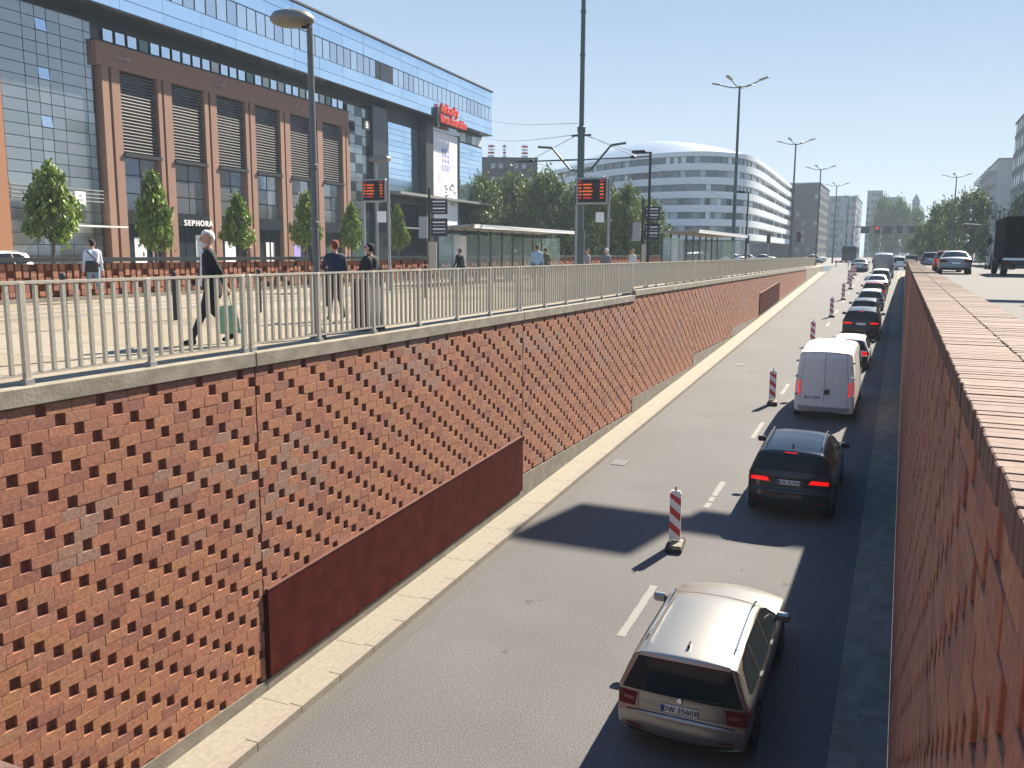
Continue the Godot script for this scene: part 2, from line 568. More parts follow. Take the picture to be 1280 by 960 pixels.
# fill: bricks of one wall panel between z0 (near) and z1 (far), laid in level courses from y_top down to bottom.call(z); side = +1 faces +x
func lay_bricks(w: Node3D, x: float, side: float, z0: float, z1: float, y_top: float, bottom: Callable, phase: float, singles: int) -> void:
	var list := []
	var length := z0 - z1
	var rows := int((y_top - minf(bottom.call(z0), bottom.call(z1))) / COURSE) + 1
	for r in rows:
		var yc := y_top - (r + 0.5) * COURSE
		var off := fposmod(r * 0.243 + phase, 0.81) - 0.81
		while off < length:
			for seg in [[0.13, 0.47], [0.47, 0.81]]:
				var a: float = maxf(off + seg[0], 0.012)
				var b: float = minf(off + seg[1], length - 0.012)
				if b - a < 0.05: continue
				var zc := z0 - (a + b) * 0.5
				var lo: float = maxf(bottom.call(zc), yc - COURSE * 0.5)
				var hi := yc + COURSE * 0.5
				if hi - lo < 0.035: continue
				list.append([zc, (lo + hi) * 0.5, (b - a - 0.005) / 0.322, (hi - lo - 0.0045) / 0.134])
			off += 0.81
	var order := []
	for i in list.size():
		var e: Array = list[i]
		var s := seen_at(Vector3(x, e[1], e[0]))
		order.append([s.z if s.x > -0.01 and s.x < 1.01 and s.y > -0.01 and s.y < 1.01 and s.z > 0 else 1e6 + i, i])
	order.sort_custom(func(p, r): return p[0] < r[0])
	var mesh := brick_mesh()
	var stain := FastNoiseLite.new()   # patches of lime bloom on the sunny wall
	stain.seed = 12
	stain.frequency = 0.22
	var rest: Array = []
	var k := 0
	for o in order:
		var e: Array = list[o[1]]
		var proud := rng.randf_range(-0.003, 0.002)
		var tr := Transform3D(Basis(Vector3.RIGHT, rng.randf_range(-0.004, 0.004)) * Basis.from_scale(Vector3(1, e[3], e[2])), Vector3(x - side * (0.06 - proud), e[1], e[0]) - w.position)
		var tone := rng.randi() % 10
		if rng.randf() < 0.35: tone = rng.randi() % 3
		if side > 0.0 and stain.get_noise_2d(e[0], e[1] * 1.4) > 0.36 and rng.randf() < 0.7: tone = 10 + rng.randi() % 2
		if k < singles and o[0] < 1e5:
			var b := MeshInstance3D.new()
			b.mesh = mesh
			b.material_override = mats["brick%d" % tone]
			b.transform = tr
			put(b, "brick", w)
			k += 1
		else:
			rest.append([tr, tone])
	if rest.is_empty(): return
	var mm := MultiMesh.new()
	mm.transform_format = MultiMesh.TRANSFORM_3D
	mm.use_colors = true
	mm.mesh = mesh
	mm.instance_count = rest.size()
	for i in rest.size():
		mm.set_instance_transform(i, rest[i][0])
		var t: Vector3 = TONES[rest[i][1]] * rng.randf_range(0.95, 1.05)
		mm.set_instance_color(i, Color(t.x, t.y, t.z))
	var mi := MultiMeshInstance3D.new()
	mi.multimesh = mm
	put(mi, "brickwork", w)
	mi.set_meta("kind", "stuff")

# an upright plate that follows lines lo and hi between z0 and z1
func sloped_plate(called: String, x0: float, x1: float, z0: float, z1: float, lo0: float, lo1: float, hi0: float, hi1: float, m: Material, w: Node3D) -> MeshInstance3D:
	var st := begin()
	var o := w.position if w != self else Vector3.ZERO
	var p := []
	for x in [x0, x1]:
		p.append_array([Vector3(x, lo0, z0) - o, Vector3(x, hi0, z0) - o, Vector3(x, hi1, z1) - o, Vector3(x, lo1, z1) - o])
	q(st, p[0], p[1], p[2], p[3]); q(st, p[7], p[6], p[5], p[4])
	q(st, p[1], p[5], p[6], p[2]); q(st, p[0], p[3], p[7], p[4])
	q(st, p[0], p[4], p[5], p[1]); q(st, p[3], p[2], p[6], p[7])
	return finish(st, called, m, w)

func build_retaining_walls() -> void:
	var far_labels := [
		"long brick wall panel at the picture's left edge, before the first vertical joint",
		"brick wall panel standing above the large rust-red steel plate, second from the left",
		"brick wall panel with pale stained bricks, just right of the large rust-red plate",
		"fourth brick wall panel from the left, its concrete foot tapering to nothing",
		"fifth brick wall panel from the left along the ramp",
		"sixth brick wall panel from the left, just before the small steel plate",
		"brick wall panel holding the small far rust-red steel plate",
		"brick wall panel just beyond the small far rust-red plate",
		"last low brick wall panel at the top of the ramp"]
	for n in 9:
		var z0 := JOINT0 - PANEL * (n - 1)
		var z1 := z0 - PANEL
		if n == 0: z0 = -0.9
		var top := -0.22 if n < 3 else -0.05
		var w := thing("retaining_wall", far_labels[n], "wall", Vector3(WALL_X, foot(z0), z0), 0.0, "brick panels of the wall beyond the road")
		var bottom: Callable
		if n == 0 or n == 7 or n == 8:
			bottom = func(z): return foot(z) + 0.17
		elif n == 1 or n == 6:
			bottom = func(z): return foot(z) + 1.55
		else:
			var lvl := foot(z1) + 0.07
			bottom = func(z): return maxf(lvl, foot(z) + 0.05)
		sloped_plate("backing", WALL_X - 0.45, WALL_X - 0.074, z0 - 0.01, z1 + 0.01, foot(z0) - 0.5, foot(z1) - 0.5, top, top, mats.brick_core, w)
		lay_bricks(w, WALL_X, 1.0, z0, z1, top, bottom, n * 0.29, 300 if n < 4 else 0)
		var cz := [z0 - 0.006, z1 + 0.006]
		cpart("coping", Vector3(-8.935, top + 0.118, (cz[0] + cz[1]) * 0.5) - w.position, Vector3(0.52, 0.215, cz[0] - cz[1]), 0.012, mats.concrete, w)
		if n >= 2 and n <= 5:
			var lvl2 := foot(z1) + 0.062
			sloped_plate("concrete_foot", WALL_X - 0.12, WALL_X + 0.012, z0 - 0.008, z1 + 0.008, foot(z0) - 0.3, foot(z1) - 0.3, lvl2, lvl2, mats.concrete_grey, w)
		else:
			sloped_plate("concrete_foot", WALL_X - 0.12, WALL_X + 0.015, z0 - 0.008, z1 + 0.008, foot(z0) - 0.3, foot(z1) - 0.3, foot(z0) + 0.155, foot(z1) + 0.155, mats.concrete_grey, w)
		if n == 1 or n == 6:
			var sp := sloped_plate("steel_plate", WALL_X - 0.05, WALL_X + 0.05, z0 - 0.05, z1 + 0.05, foot(z0) + 0.20, foot(z1) + 0.20, foot(z0) + 1.62, foot(z1) + 1.62, mats.corten, w)
			sp.set_meta("label", "flat rust-red weathered steel plate along the wall's foot")
			sloped_plate("plate_lip", WALL_X - 0.05, WALL_X + 0.06, z0 - 0.05, z1 + 0.05, foot(z0) + 1.622, foot(z1) + 1.622, foot(z0) + 1.638, foot(z1) + 1.638, mats.corten_edge, w)
			for i in 40:
				var z := z0 - 0.2 - i * (PANEL - 0.4) / 39.0
				part("plate_bolt", Vector3(WALL_X + 0.054, foot(z) + 0.26, z) - w.position, Vector3(0.012, 0.022, 0.022), mats.corten, w)
	var endz := JOINT0 - PANEL * 8
	sloped_plate("ramp_end_wall", -9.15, -8.70, endz - 0.02, -112.0, foot(endz) - 0.3, -0.4, 0.05, 0.05, mats.concrete, self)
	tag(get_node("ramp_end_wall"), "pale low concrete wall where the ramp meets the street", "wall")
	# near wall, in shade, topped by the brick coping the camera looks along
	var near_labels := [
		"shaded brick wall panel at the picture's lower right corner",
		"second shaded brick wall panel along the right of the road",
		"third shaded brick wall panel along the right of the road",
		"fourth shaded brick wall panel along the right of the road"]
	for n in 10:
		var z0 := JOINT0 - PANEL * (n - 1)
		var z1 := z0 - PANEL
		if n == 0: z0 = -0.6
		var w := thing("shaded_wall", near_labels[n] if n < 4 else "shaded brick wall panel far down the right of the road", "wall", Vector3(RIGHT_X, foot(z0), z0), 0.0, "brick panels of the wall right of the road" if n < 4 else "far brick panels right of the road")
		sloped_plate("backing", RIGHT_X + 0.074, RIGHT_X + 0.56, z0 - 0.005, z1 + 0.005, foot(z0) - 0.5, foot(z1) - 0.5, 0.9, 0.9, mats.brick_core, w)
		lay_bricks(w, RIGHT_X, -1.0, z0, z1, 0.9, func(z): return foot(z) - 0.02, n * 0.37, 300 if n < 3 else 0)
	build_coping()
	build_bridge()
	build_railings()

func build_coping() -> void:
	var w := thing("wall_coping", "pink sunlit brick-on-edge coping on top of the right wall", "coping", Vector3(0.555, 0.9, -0.6))
	sloped_plate("bed", 0.262, 0.86, -0.6, -101.0, 0.28, 0.28, 0.972, 0.972, mats.brick_core, w)
	var st := begin()
	cbx(st, Vector3.ZERO, Vector3(0.312, 0.10, 0.069), 0.004)
	st.generate_normals()
	var mesh := st.commit()
	mesh.surface_set_material(0, mats.bricks)
	var tones := [Vector3(0.169, 0.097, 0.070), Vector3(0.180, 0.105, 0.076), Vector3(0.158, 0.090, 0.065), Vector3(0.191, 0.114, 0.083), Vector3(0.169, 0.094, 0.066)]
	for i in tones.size():
		var t: Vector3 = tones[i]
		var m: StandardMaterial3D = mats.brick0.duplicate()
		m.albedo_color = lin(t.x, t.y, t.z)
		mats["coping%d" % i] = m
	var rest := []
	var k := 0
	for i in 1335:
		for j in 2:
			var p := Vector3(0.397 + 0.318 * j + rng.randf_range(-0.004, 0.004), 0.952 + rng.randf_range(-0.002, 0.002), -0.64 - i * 0.075)
			var tone := rng.randi() % tones.size()
			var tr := Transform3D(Basis(Vector3.UP, rng.randf_range(-0.006, 0.006)), p - w.position)
			var s := seen_at(p)
			if k < 300 and s.x > 0 and s.x < 1 and s.y > 0 and s.y < 1:
				var b := MeshInstance3D.new()
				b.mesh = mesh
				b.material_override = mats["coping%d" % tone]
				b.transform = tr
				put(b, "brick", w)
				k += 1
			else:
				rest.append([tr, tone])
	var mm := MultiMesh.new()
	mm.transform_format = MultiMesh.TRANSFORM_3D
	mm.use_colors = true
	mm.mesh = mesh
	mm.instance_count = rest.size()
	for i in rest.size():
		mm.set_instance_transform(i, rest[i][0])
		var t: Vector3 = tones[rest[i][1]]
		mm.set_instance_color(i, Color(t.x, t.y, t.z))
	var mi := MultiMeshInstance3D.new()
	mi.multimesh = mm
	put(mi, "brickwork", w)
	mi.set_meta("kind", "stuff")

# the crossing the camera stands on: deck and brick parapet, whose corner shows at the lower left
func build_bridge() -> void:
	var b := thing("bridge_parapet", "orange brick top of the near parapet in the lower left corner", "parapet", Vector3(-4.2, 0, -0.3))
	part("deck", Vector3(0, -0.5, 23.0), Vector3(9.4, 0.9, 46.4), mats.concrete_grey, b)
	for s in [-1.0, 1.0]:
		part("abutment", Vector3(s * 4.75, -3.4, 23.1), Vector3(0.5, 5.0, 46.2), mats.concrete_grey, b)
	part("far_mouth", Vector3(0, -3.4, 46.2), Vector3(9.2, 5.0, 0.3), mats.concrete_grey, b)
	part("wall", Vector3(0, 0.42, 0.06), Vector3(8.7, 0.92, 0.5), mats.brick1, b)
	for i in 27:
		cpart("coping_brick", Vector3(-4.29 + i * 0.33, 0.94, 0.07), Vector3(0.322, 0.12, 0.6), 0.006, mats["coping%d" % (i % 5)] if i % 3 else mats.brick2, b)

func build_railings() -> void:
	var labels := [
		"cream steel railing length at the left edge, in front of the walking man",
		"cream steel railing length between the first joint and the far lamp, holding the dark bin",
		"cream steel railing length just right of the dark bin's length",
		"fourth cream railing length from the left, seen at a slant",
		"fifth cream railing length from the left, seen at a slant",
		"sixth cream railing length from the left, below the far tram shelter",
		"seventh cream railing length from the left",
		"eighth cream railing length from the left",
		"last cream railing length at the far end of the wall",
		"short low railing beyond the end of the brick wall"]
	for n in 10:
		var z0 := JOINT0 - PANEL * (n - 1)
		var z1 := z0 - PANEL
		if n == 0: z0 = -1.2
		var base := 0.006 if n < 3 else 0.176
		var x := -8.82
		var w := thing("railing", labels[n], "railing", Vector3(x, base, z0), 0.0, "railing lengths along the wall top")
		var length := z0 - z1
		var hh := 1.135 - base
		var bays := int(round(length / 1.68))
		part("top_rail", Vector3(0, hh, -length / 2), Vector3(0.055, 0.03, length - 0.16), mats.rail_paint, w)
		part("bottom_rail", Vector3(0, 0.115, -length / 2), Vector3(0.04, 0.03, length - 0.16), mats.rail_paint, w)
		var bay := (length - 0.16) / bays
		for i in bays + 1:
			var z := -0.08 - bay * i
			cpart("post", Vector3(0, hh * 0.5 + 0.005, z), Vector3(0.06, hh + 0.01, 0.075), 0.006, mats.rail_paint, w)
			part("post_foot", Vector3(0, 0.03, z), Vector3(0.10, 0.06, 0.11), mats.galvanised, w)
		var st := begin()
		var joined := false
		for i in bays:
			for j in 9:
				var z := -0.08 - bay * i - bay * (j + 1) / 10.0
				var c := Vector3(0, 0.13 + (hh - 0.145) * 0.5, z)
				var s := Vector3(0.045, hh - 0.145, 0.04)
				if n < 3: part("baluster", c, s, mats.rail_paint, w)
				else:
					bx(st, c, s)
					joined = true
		if joined: finish(st, "balusters", mats.rail_paint, w).set_meta("kind", "stuff")

# ---------------------------------------------------------------- shopping centre; local x runs along the front, z points out to the street
func build_mall() -> void:
	var a := deg_to_rad(3.35)
	var m := thing("shopping_centre", "long shopping centre with blue glass upper storeys and brown louvred front behind the young trees", "building", Vector3(-49, 0, -43.5))
	m.basis = Basis(Vector3(-sin(a), 0, -cos(a)), Vector3.UP, Vector3(cos(a), 0, -sin(a)))
	part("core", Vector3(22.5, 8.4, -20.6), Vector3(85.6, 16.8, 39.6), mats.mall_dark, m)
	part("upper_core", Vector3(22.7, 19.65, -18.4), Vector3(85.2, 5.5, 39.4), mats.mall_frame, m)
	part("roof", Vector3(22.7, 22.49, -18.4), Vector3(85.6, 0.16, 39.9), mats.mall_frame, m)
	part("soffit", Vector3(22.7, 16.84, -18.4), Vector3(85.5, 0.1, 39.8), mats.mall_dark, m)
	# blue glass panels of the overhanging upper storeys
	for row in [[16.93, 17.62], [17.66, 18.62], [20.42, 21.42], [21.46, 22.38]]:
		var u := -15.0
		while u < 65.3:
			var w := minf(3.9, 65.38 - u)
			part("glass_panel", Vector3(u + w / 2, (row[0] + row[1]) / 2, 1.34 + rng.randf_range(-0.006, 0.006)), Vector3(w - 0.035, row[1] - row[0], 0.08), mats.mall_blue if rng.randf() < 0.6 else mats.mall_blue_b, m, Basis(Vector3.UP, rng.randf_range(-0.004, 0.004)))
			u += 3.9
	var uu := -15.0
	while uu < 65.0:
		if uu > 34.2 and uu < 37.7:
			if not m.has_meta("opening"):
				m.set_meta("opening", true)
				part("dark_opening", Vector3(36.05, 19.52, 1.31), Vector3(3.6, 1.72, 0.06), mats.mall_dark, m)
				part("opening_mullion", Vector3(35.2, 19.52, 1.36), Vector3(0.06, 1.7, 0.05), mats.mall_frame, m)
		else:
			part("window", Vector3(uu + 0.6, 19.52, 1.31 + rng.randf_range(-0.005, 0.005)), Vector3(1.06, 1.66, 0.06), mats.mall_window if rng.randf() < 0.65 else mats.mall_window_b, m, Basis(Vector3.UP, rng.randf_range(-0.006, 0.006)))
		uu += 1.2
	if m.has_meta("opening"): m.remove_meta("opening")
	# strip of windows under the overhang
	var us := 1.0
	while us < 46.0:
		if us < 31.0 or us > 39.2:
			var mm: Material = mats.mall_window if rng.randf() < 0.7 else (mats.mall_pale if rng.randf() < 0.5 else mats.green_glass)
			part("clerestory_window", Vector3(us + 0.42, 15.66, -0.62), Vector3(0.80, 0.74, 0.06), mm, m)
		us += 1.08
	# brown stone frame with six louvred bays
	part("stone_lintel", Vector3(15.55, 14.27, -0.66), Vector3(31.4, 1.52, 1.1), mats.mall_stone, m)
	part("lintel_cap", Vector3(15.55, 15.07, -0.66), Vector3(31.5, 0.07, 1.2), mats.mall_frame, m)
	var piers := [[0.2, 0.78, 1.02, 1.75], [5.26, 5.64, 5.86, 6.65], [10.17, 10.6, 10.84, 11.57], [15.08, 15.5, 15.72, 16.36], [19.86, 20.35, 20.56, 21.3], [24.86, 25.4, 25.62, 26.48], [30.04, 30.5, 30.72, 31.35]]
	for i in piers.size():
		var p: Array = piers[i]
		var pr := part("stone_pier", Vector3((p[0] + p[1]) / 2, 6.75, -0.69), Vector3(p[1] - p[0], 13.49, 1.2), mats.mall_stone if i % 2 else mats.mall_stone_b, m)
		part("stone_pier", Vector3((p[2] + p[3]) / 2, 6.75, -0.69), Vector3(p[3] - p[2], 13.49, 1.2), mats.mall_stone, m)
		part("pier_groove", Vector3((p[1] + p[2]) / 2, 7.5, -0.9), Vector3(p[2] - p[1], 15.0, 0.9), mats.mall_frame, m)
		if i < piers.size() - 1:
			var b0: float = p[3]
			var b1: float = piers[i + 1][0]
			var cx := (b0 + b1) / 2
			var bw := b1 - b0
			part("louvre_back", Vector3(cx, 10.75, -0.75), Vector3(bw, 5.5, 0.1), mats.mall_dark, m)
			for k in 24:
				part("louvre_slat", Vector3(cx, 8.22 + k * 0.219, -0.35), Vector3(bw - 0.02, 0.07, 0.12), mats.louvre, m, Basis(Vector3.RIGHT, -0.25))
			part("louvre_sill", Vector3(cx, 7.95, -0.2), Vector3(bw, 0.22, 0.5), mats.mall_frame, m)
			part("shop_fascia", Vector3(cx, 3.72, -0.3), Vector3(bw, 0.95, 0.4), mats.mall_dark, m)
			for k in 2:
				for r in [[4.22, 5.35], [5.42, 6.6], [6.67, 7.8]]:
					part("shop_pane", Vector3(cx + (k - 0.5) * bw / 2, (r[0] + r[1]) / 2, -0.5 + rng.randf_range(-0.01, 0.01)), Vector3(bw / 2 - 0.09, r[1] - r[0], 0.05), mats.mall_grey_glass_b if (k + i) % 3 else mats.mall_window_b, m, Basis(Vector3.UP, rng.randf_range(-0.02, 0.02)))
			for k in 3:
				part("door_pane", Vector3(cx + (k - 1) * bw / 3, 1.62, -0.55), Vector3(bw / 3 - 0.09, 3.1, 0.05), mats.mall_dark_glass, m)
	# displays and pale doors behind the shop glass
	for e in [[3.2, 1.3, 1.1, 2.0, "poster"], [4.6, 1.0, 0.5, 1.6, "poster_pink"], [9.3, 1.5, 0.7, 2.2, "mall_pale"], [13.0, 1.2, 1.3, 1.9, "poster"], [18.0, 1.1, 0.45, 2.1, "white_paint"], [18.7, 1.1, 0.45, 2.1, "white_paint"], [22.4, 1.4, 1.0, 1.5, "poster_violet"], [28.0, 1.2, 1.4, 1.2, "green_glass"], [29.2, 2.3, 0.8, 0.5, "sign_red"]]:
		part("shop_display", Vector3(e[0], e[1] + 0.05, -0.5), Vector3(e[2], e[3], 0.04), mats[e[4]], m)
	words("SEPHORA", Vector3(8.85, 3.52, -0.06), 0.42, mats.white_paint, m, Basis.IDENTITY, 0.06, "shop_lettering", 700, 1.25)
	# lamps on the lintel
	for u in [1.4, 11.2, 21.0]:
		var arm := part("lintel_lamp", Vector3(u + 0.35, 14.2, 0.1), Vector3(0.9, 0.06, 0.08), mats.galvanised, m)
		part("lamp_head", Vector3(0.55, 0.03, 0.05), Vector3(0.35, 0.12, 0.16), mats.galvanised, arm)
	# grey curtain wall at the near end
	part("brick_pier", Vector3(-8.6, 7.4, -0.6), Vector3(2.3, 14.8, 1.1), mats.brick2, m)
	var cols := [-7.42, -7.05, -5.32, -4.38, -3.54, -2.55, -0.73, -0.12]
	part("curtain_frame", Vector3(-3.78, 8.2, -0.62), Vector3(7.3, 16.4, 0.06), mats.mall_frame, m)
	for r in 22:
		var v := 0.35 + r * 0.72
		for c in cols.size() - 1:
			var w: float = cols[c + 1] - cols[c]
			var mk: String = ["mall_grey_glass", "mall_grey_glass_b", "mall_grey_glass", "mall_grey_glass_c"][rng.randi() % 4]
			if c == 3 and r in [8, 12, 16, 20]: mk = "mall_pale" if r == 8 else "mall_window"
			part("curtain_pane", Vector3(cols[c] + w / 2, v + 0.36, -0.55 + rng.randf_range(-0.006, 0.006)), Vector3(w - 0.05, 0.675, 0.05), mats[mk], m, Basis.from_euler(Vector3(rng.randf_range(-.006, .006) - (0.10 if mk == "mall_window" else 0.0), rng.randf_range(-.008, .008), 0)))
	for k in 4:
		part("sun_rail", Vector3(-3.8, 4.62 + k * 0.24, -0.1), Vector3(7.0, 0.07, 0.12), mats.galvanised, m)
	var sg := part("small_sign", Vector3(-2.5, 4.8, 0.2), Vector3(0.82, 0.76, 0.08), mats.white_paint, m)
	var lg := begin()
	tube(lg, Vector3(0, 0.12, 0.03), Vector3(0, 0.12, 0.055), 0.09, 0.09, 12)
	bx(lg, Vector3(0, -0.14, 0.05), Vector3(0.5, 0.05, 0.02))
	finish(lg, "emblem", mats.grey_paint, sg)
	part("door_canopy", Vector3(-2.2, 2.98, 0.6), Vector3(4.6, 0.09, 1.8), mats.white_paint, m)
	# dark recess with a lift shaft, then the tall blue glass block with the poster
	part("recess_glass", Vector3(33.6, 8.0, -0.52), Vector3(4.4, 15.8, 0.08), mats.green_glass, m)
	for r in 12:
		for c in 3:
			part("recess_pane", Vector3(32.2 + c * 1.4, 5.2 + r * 0.93, -0.42), Vector3(1.34, 0.88, 0.05), mats.mall_grey_glass_c if (r + c) % 3 else mats.mall_dark_glass, m)
	part("shaft", Vector3(37.3, 8.2, -0.3), Vector3(3.1, 16.4, 0.7), mats.mall_dark, m)
	var ps := part("projecting_sign", Vector3(33.6, 14.1, 0.5), Vector3(1.25, 1.0, 0.15), mats.black, m)
	words("B", Vector3(0, 0.0, 0.09), 0.7, mats.white_paint, ps, Basis.IDENTITY, 0.02, "letter", 700)
	part("block_core", Vector3(52.2, 12.4, -0.6), Vector3(26.3, 8.9, 1.0), mats.mall_frame, m)
	for r in 12:
		var v := 8.0 + r * 0.60
		var u := 39.1
		while u < 65.2:
			var w := minf(3.72, 65.3 - u)
			part("glass_panel", Vector3(u + w / 2, v + 0.3, -0.05 + rng.randf_range(-0.006, 0.006)), Vector3(w - 0.03, 0.565, 0.08), mats.mall_blue if rng.randf() < 0.5 else mats.mall_blue_b, m, Basis(Vector3.UP, rng.randf_range(-0.005, 0.005)))
			u += 3.72
	for k in 5:
		part("clerestory_window", Vector3(57.3 + k * 1.75, 15.95, -0.04), Vector3(1.6, 1.1, 0.06), [mats.mall_grey_glass_b, mats.mall_pale, mats.mall_dark_glass][k % 3], m)
	part("entrance_roof", Vector3(52.0, 7.75, 0.4), Vector3(26.5, 0.28, 2.4), mats.galvanised, m)
	part("entrance_fascia", Vector3(52.0, 7.1, -0.2), Vector3(26.4, 0.9, 1.0), mats.mall_frame, m)
	for k in 14:
		part("entrance_pane", Vector3(39.9 + k * 1.88, 3.4, -0.55), Vector3(1.75, 6.2, 0.06), mats.mall_dark_glass if k % 3 else mats.mall_dark, m)
	part("entrance_beam", Vector3(44.0, 4.1, 0.2), Vector3(9.0, 0.14, 1.2), mats.galvanised, m)
	part("poster_frame", Vector3(47.3, 8.6, 0.5), Vector3(1.9, 15.6, 0.9), mats.black, m)
	var po := part("poster", Vector3(52.0, 9.95, 0.62), Vector3(7.4, 11.1, 0.16), mats.poster, m)
	part("poster_edge", Vector3(55.95, 9.9, 0.5), Vector3(0.35, 11.6, 0.6), mats.mall_frame, m)
	part("poster_header", Vector3(51.5, 16.0, 0.3), Vector3(8.6, 0.8, 0.5), mats.mall_grey_glass, m)
	var prng := RandomNumberGenerator.new()
	prng.seed = 4
	for k in 9:   # printed blocks of the poster
		part("print", Vector3(-0.6 + (k % 3) * 0.75, 3.55 - (k / 3) * 0.62, 0.083), Vector3(0.55, 0.36 + prng.randf() * 0.12, 0.006), mats.poster_violet, po)
	for k in 5:
		part("print", Vector3(-0.9 + k * 0.5, 1.5, 0.083), Vector3(0.32, 0.8, 0.006), mats.poster_violet, po)
	for k in 26:
		part("print", Vector3(prng.randf_range(-0.3, 2.9), prng.randf_range(-2.8, -0.3), 0.083 + 0.0002 * k), Vector3(prng.randf_range(0.2, 0.75), prng.randf_range(0.1, 0.26), 0.004), mats.poster_ink, po, Basis(Vector3.BACK, prng.randf_range(-0.5, 0.5)))
	for k in 7:
		part("print", Vector3(prng.randf_range(-2.9, -0.9), prng.randf_range(-2.6, 0.8), 0.089 + 0.0002 * k), Vector3(prng.randf_range(0.3, 0.9), prng.randf_range(0.2, 0.7), 0.004), mats.poster_pink, po, Basis(Vector3.BACK, prng.randf_range(-0.3, 0.3)))
	part("sign_mast", Vector3(47.9, 16.8, 1.6), Vector3(0.5, 2.2, 0.4), mats.mall_frame, m)
	words("Arkady", Vector3(50.9, 17.95, 1.75), 0.95, mats.sign_red, m, Basis.IDENTITY, 0.35, "sign_lettering", 800, 1.1)
	words("Wrocławskie", Vector3(52.0, 16.75, 1.75), 0.9, mats.sign_red, m, Basis.IDENTITY, 0.35, "sign_lettering", 800, 1.0)

# ---------------------------------------------------------------- far buildings
func smooth_line(pts: Array, per := 6) -> Array:
	var out: Array = []
	for i in pts.size() - 1:
		var a: Vector2 = pts[maxi(i - 1, 0)]
		var b: Vector2 = pts[i]
		var c: Vector2 = pts[i + 1]
		var d: Vector2 = pts[mini(i + 2, pts.size() - 1)]
		for k in per:
			out.append(b.cubic_interpolate(c, a, d, float(k) / per))
	out.append(pts[-1])
	return out

func offset_line(pts: Array, d: float) -> Array:
	var out: Array = []
	for i in pts.size():
		var t: Vector2 = (pts[mini(i + 1, pts.size() - 1)] - pts[maxi(i - 1, 0)]).normalized()
		out.append(pts[i] + Vector2(-t.y, t.x) * d)
	return out

func ribbon(called: String, pts: Array, y0: float, y1: float, m: Material, parent: Node3D, back := 1.5) -> MeshInstance3D:
	var st := begin()
	var inner := offset_line(pts, -back)
	for i in pts.size() - 1:
		var a: Vector2 = pts[i]; var b: Vector2 = pts[i + 1]
		var c: Vector2 = inner[i]; var d: Vector2 = inner[i + 1]
		q(st, Vector3(a.x, y0, a.y), Vector3(a.x, y1, a.y), Vector3(b.x, y1, b.y), Vector3(b.x, y0, b.y))
		q(st, Vector3(a.x, y1, a.y), Vector3(c.x, y1, c.y), Vector3(d.x, y1, d.y), Vector3(b.x, y1, b.y))
		q(st, Vector3(a.x, y0, a.y), Vector3(b.x, y0, b.y), Vector3(d.x, y0, d.y), Vector3(c.x, y0, c.y))
	return finish(st, called, m, parent)

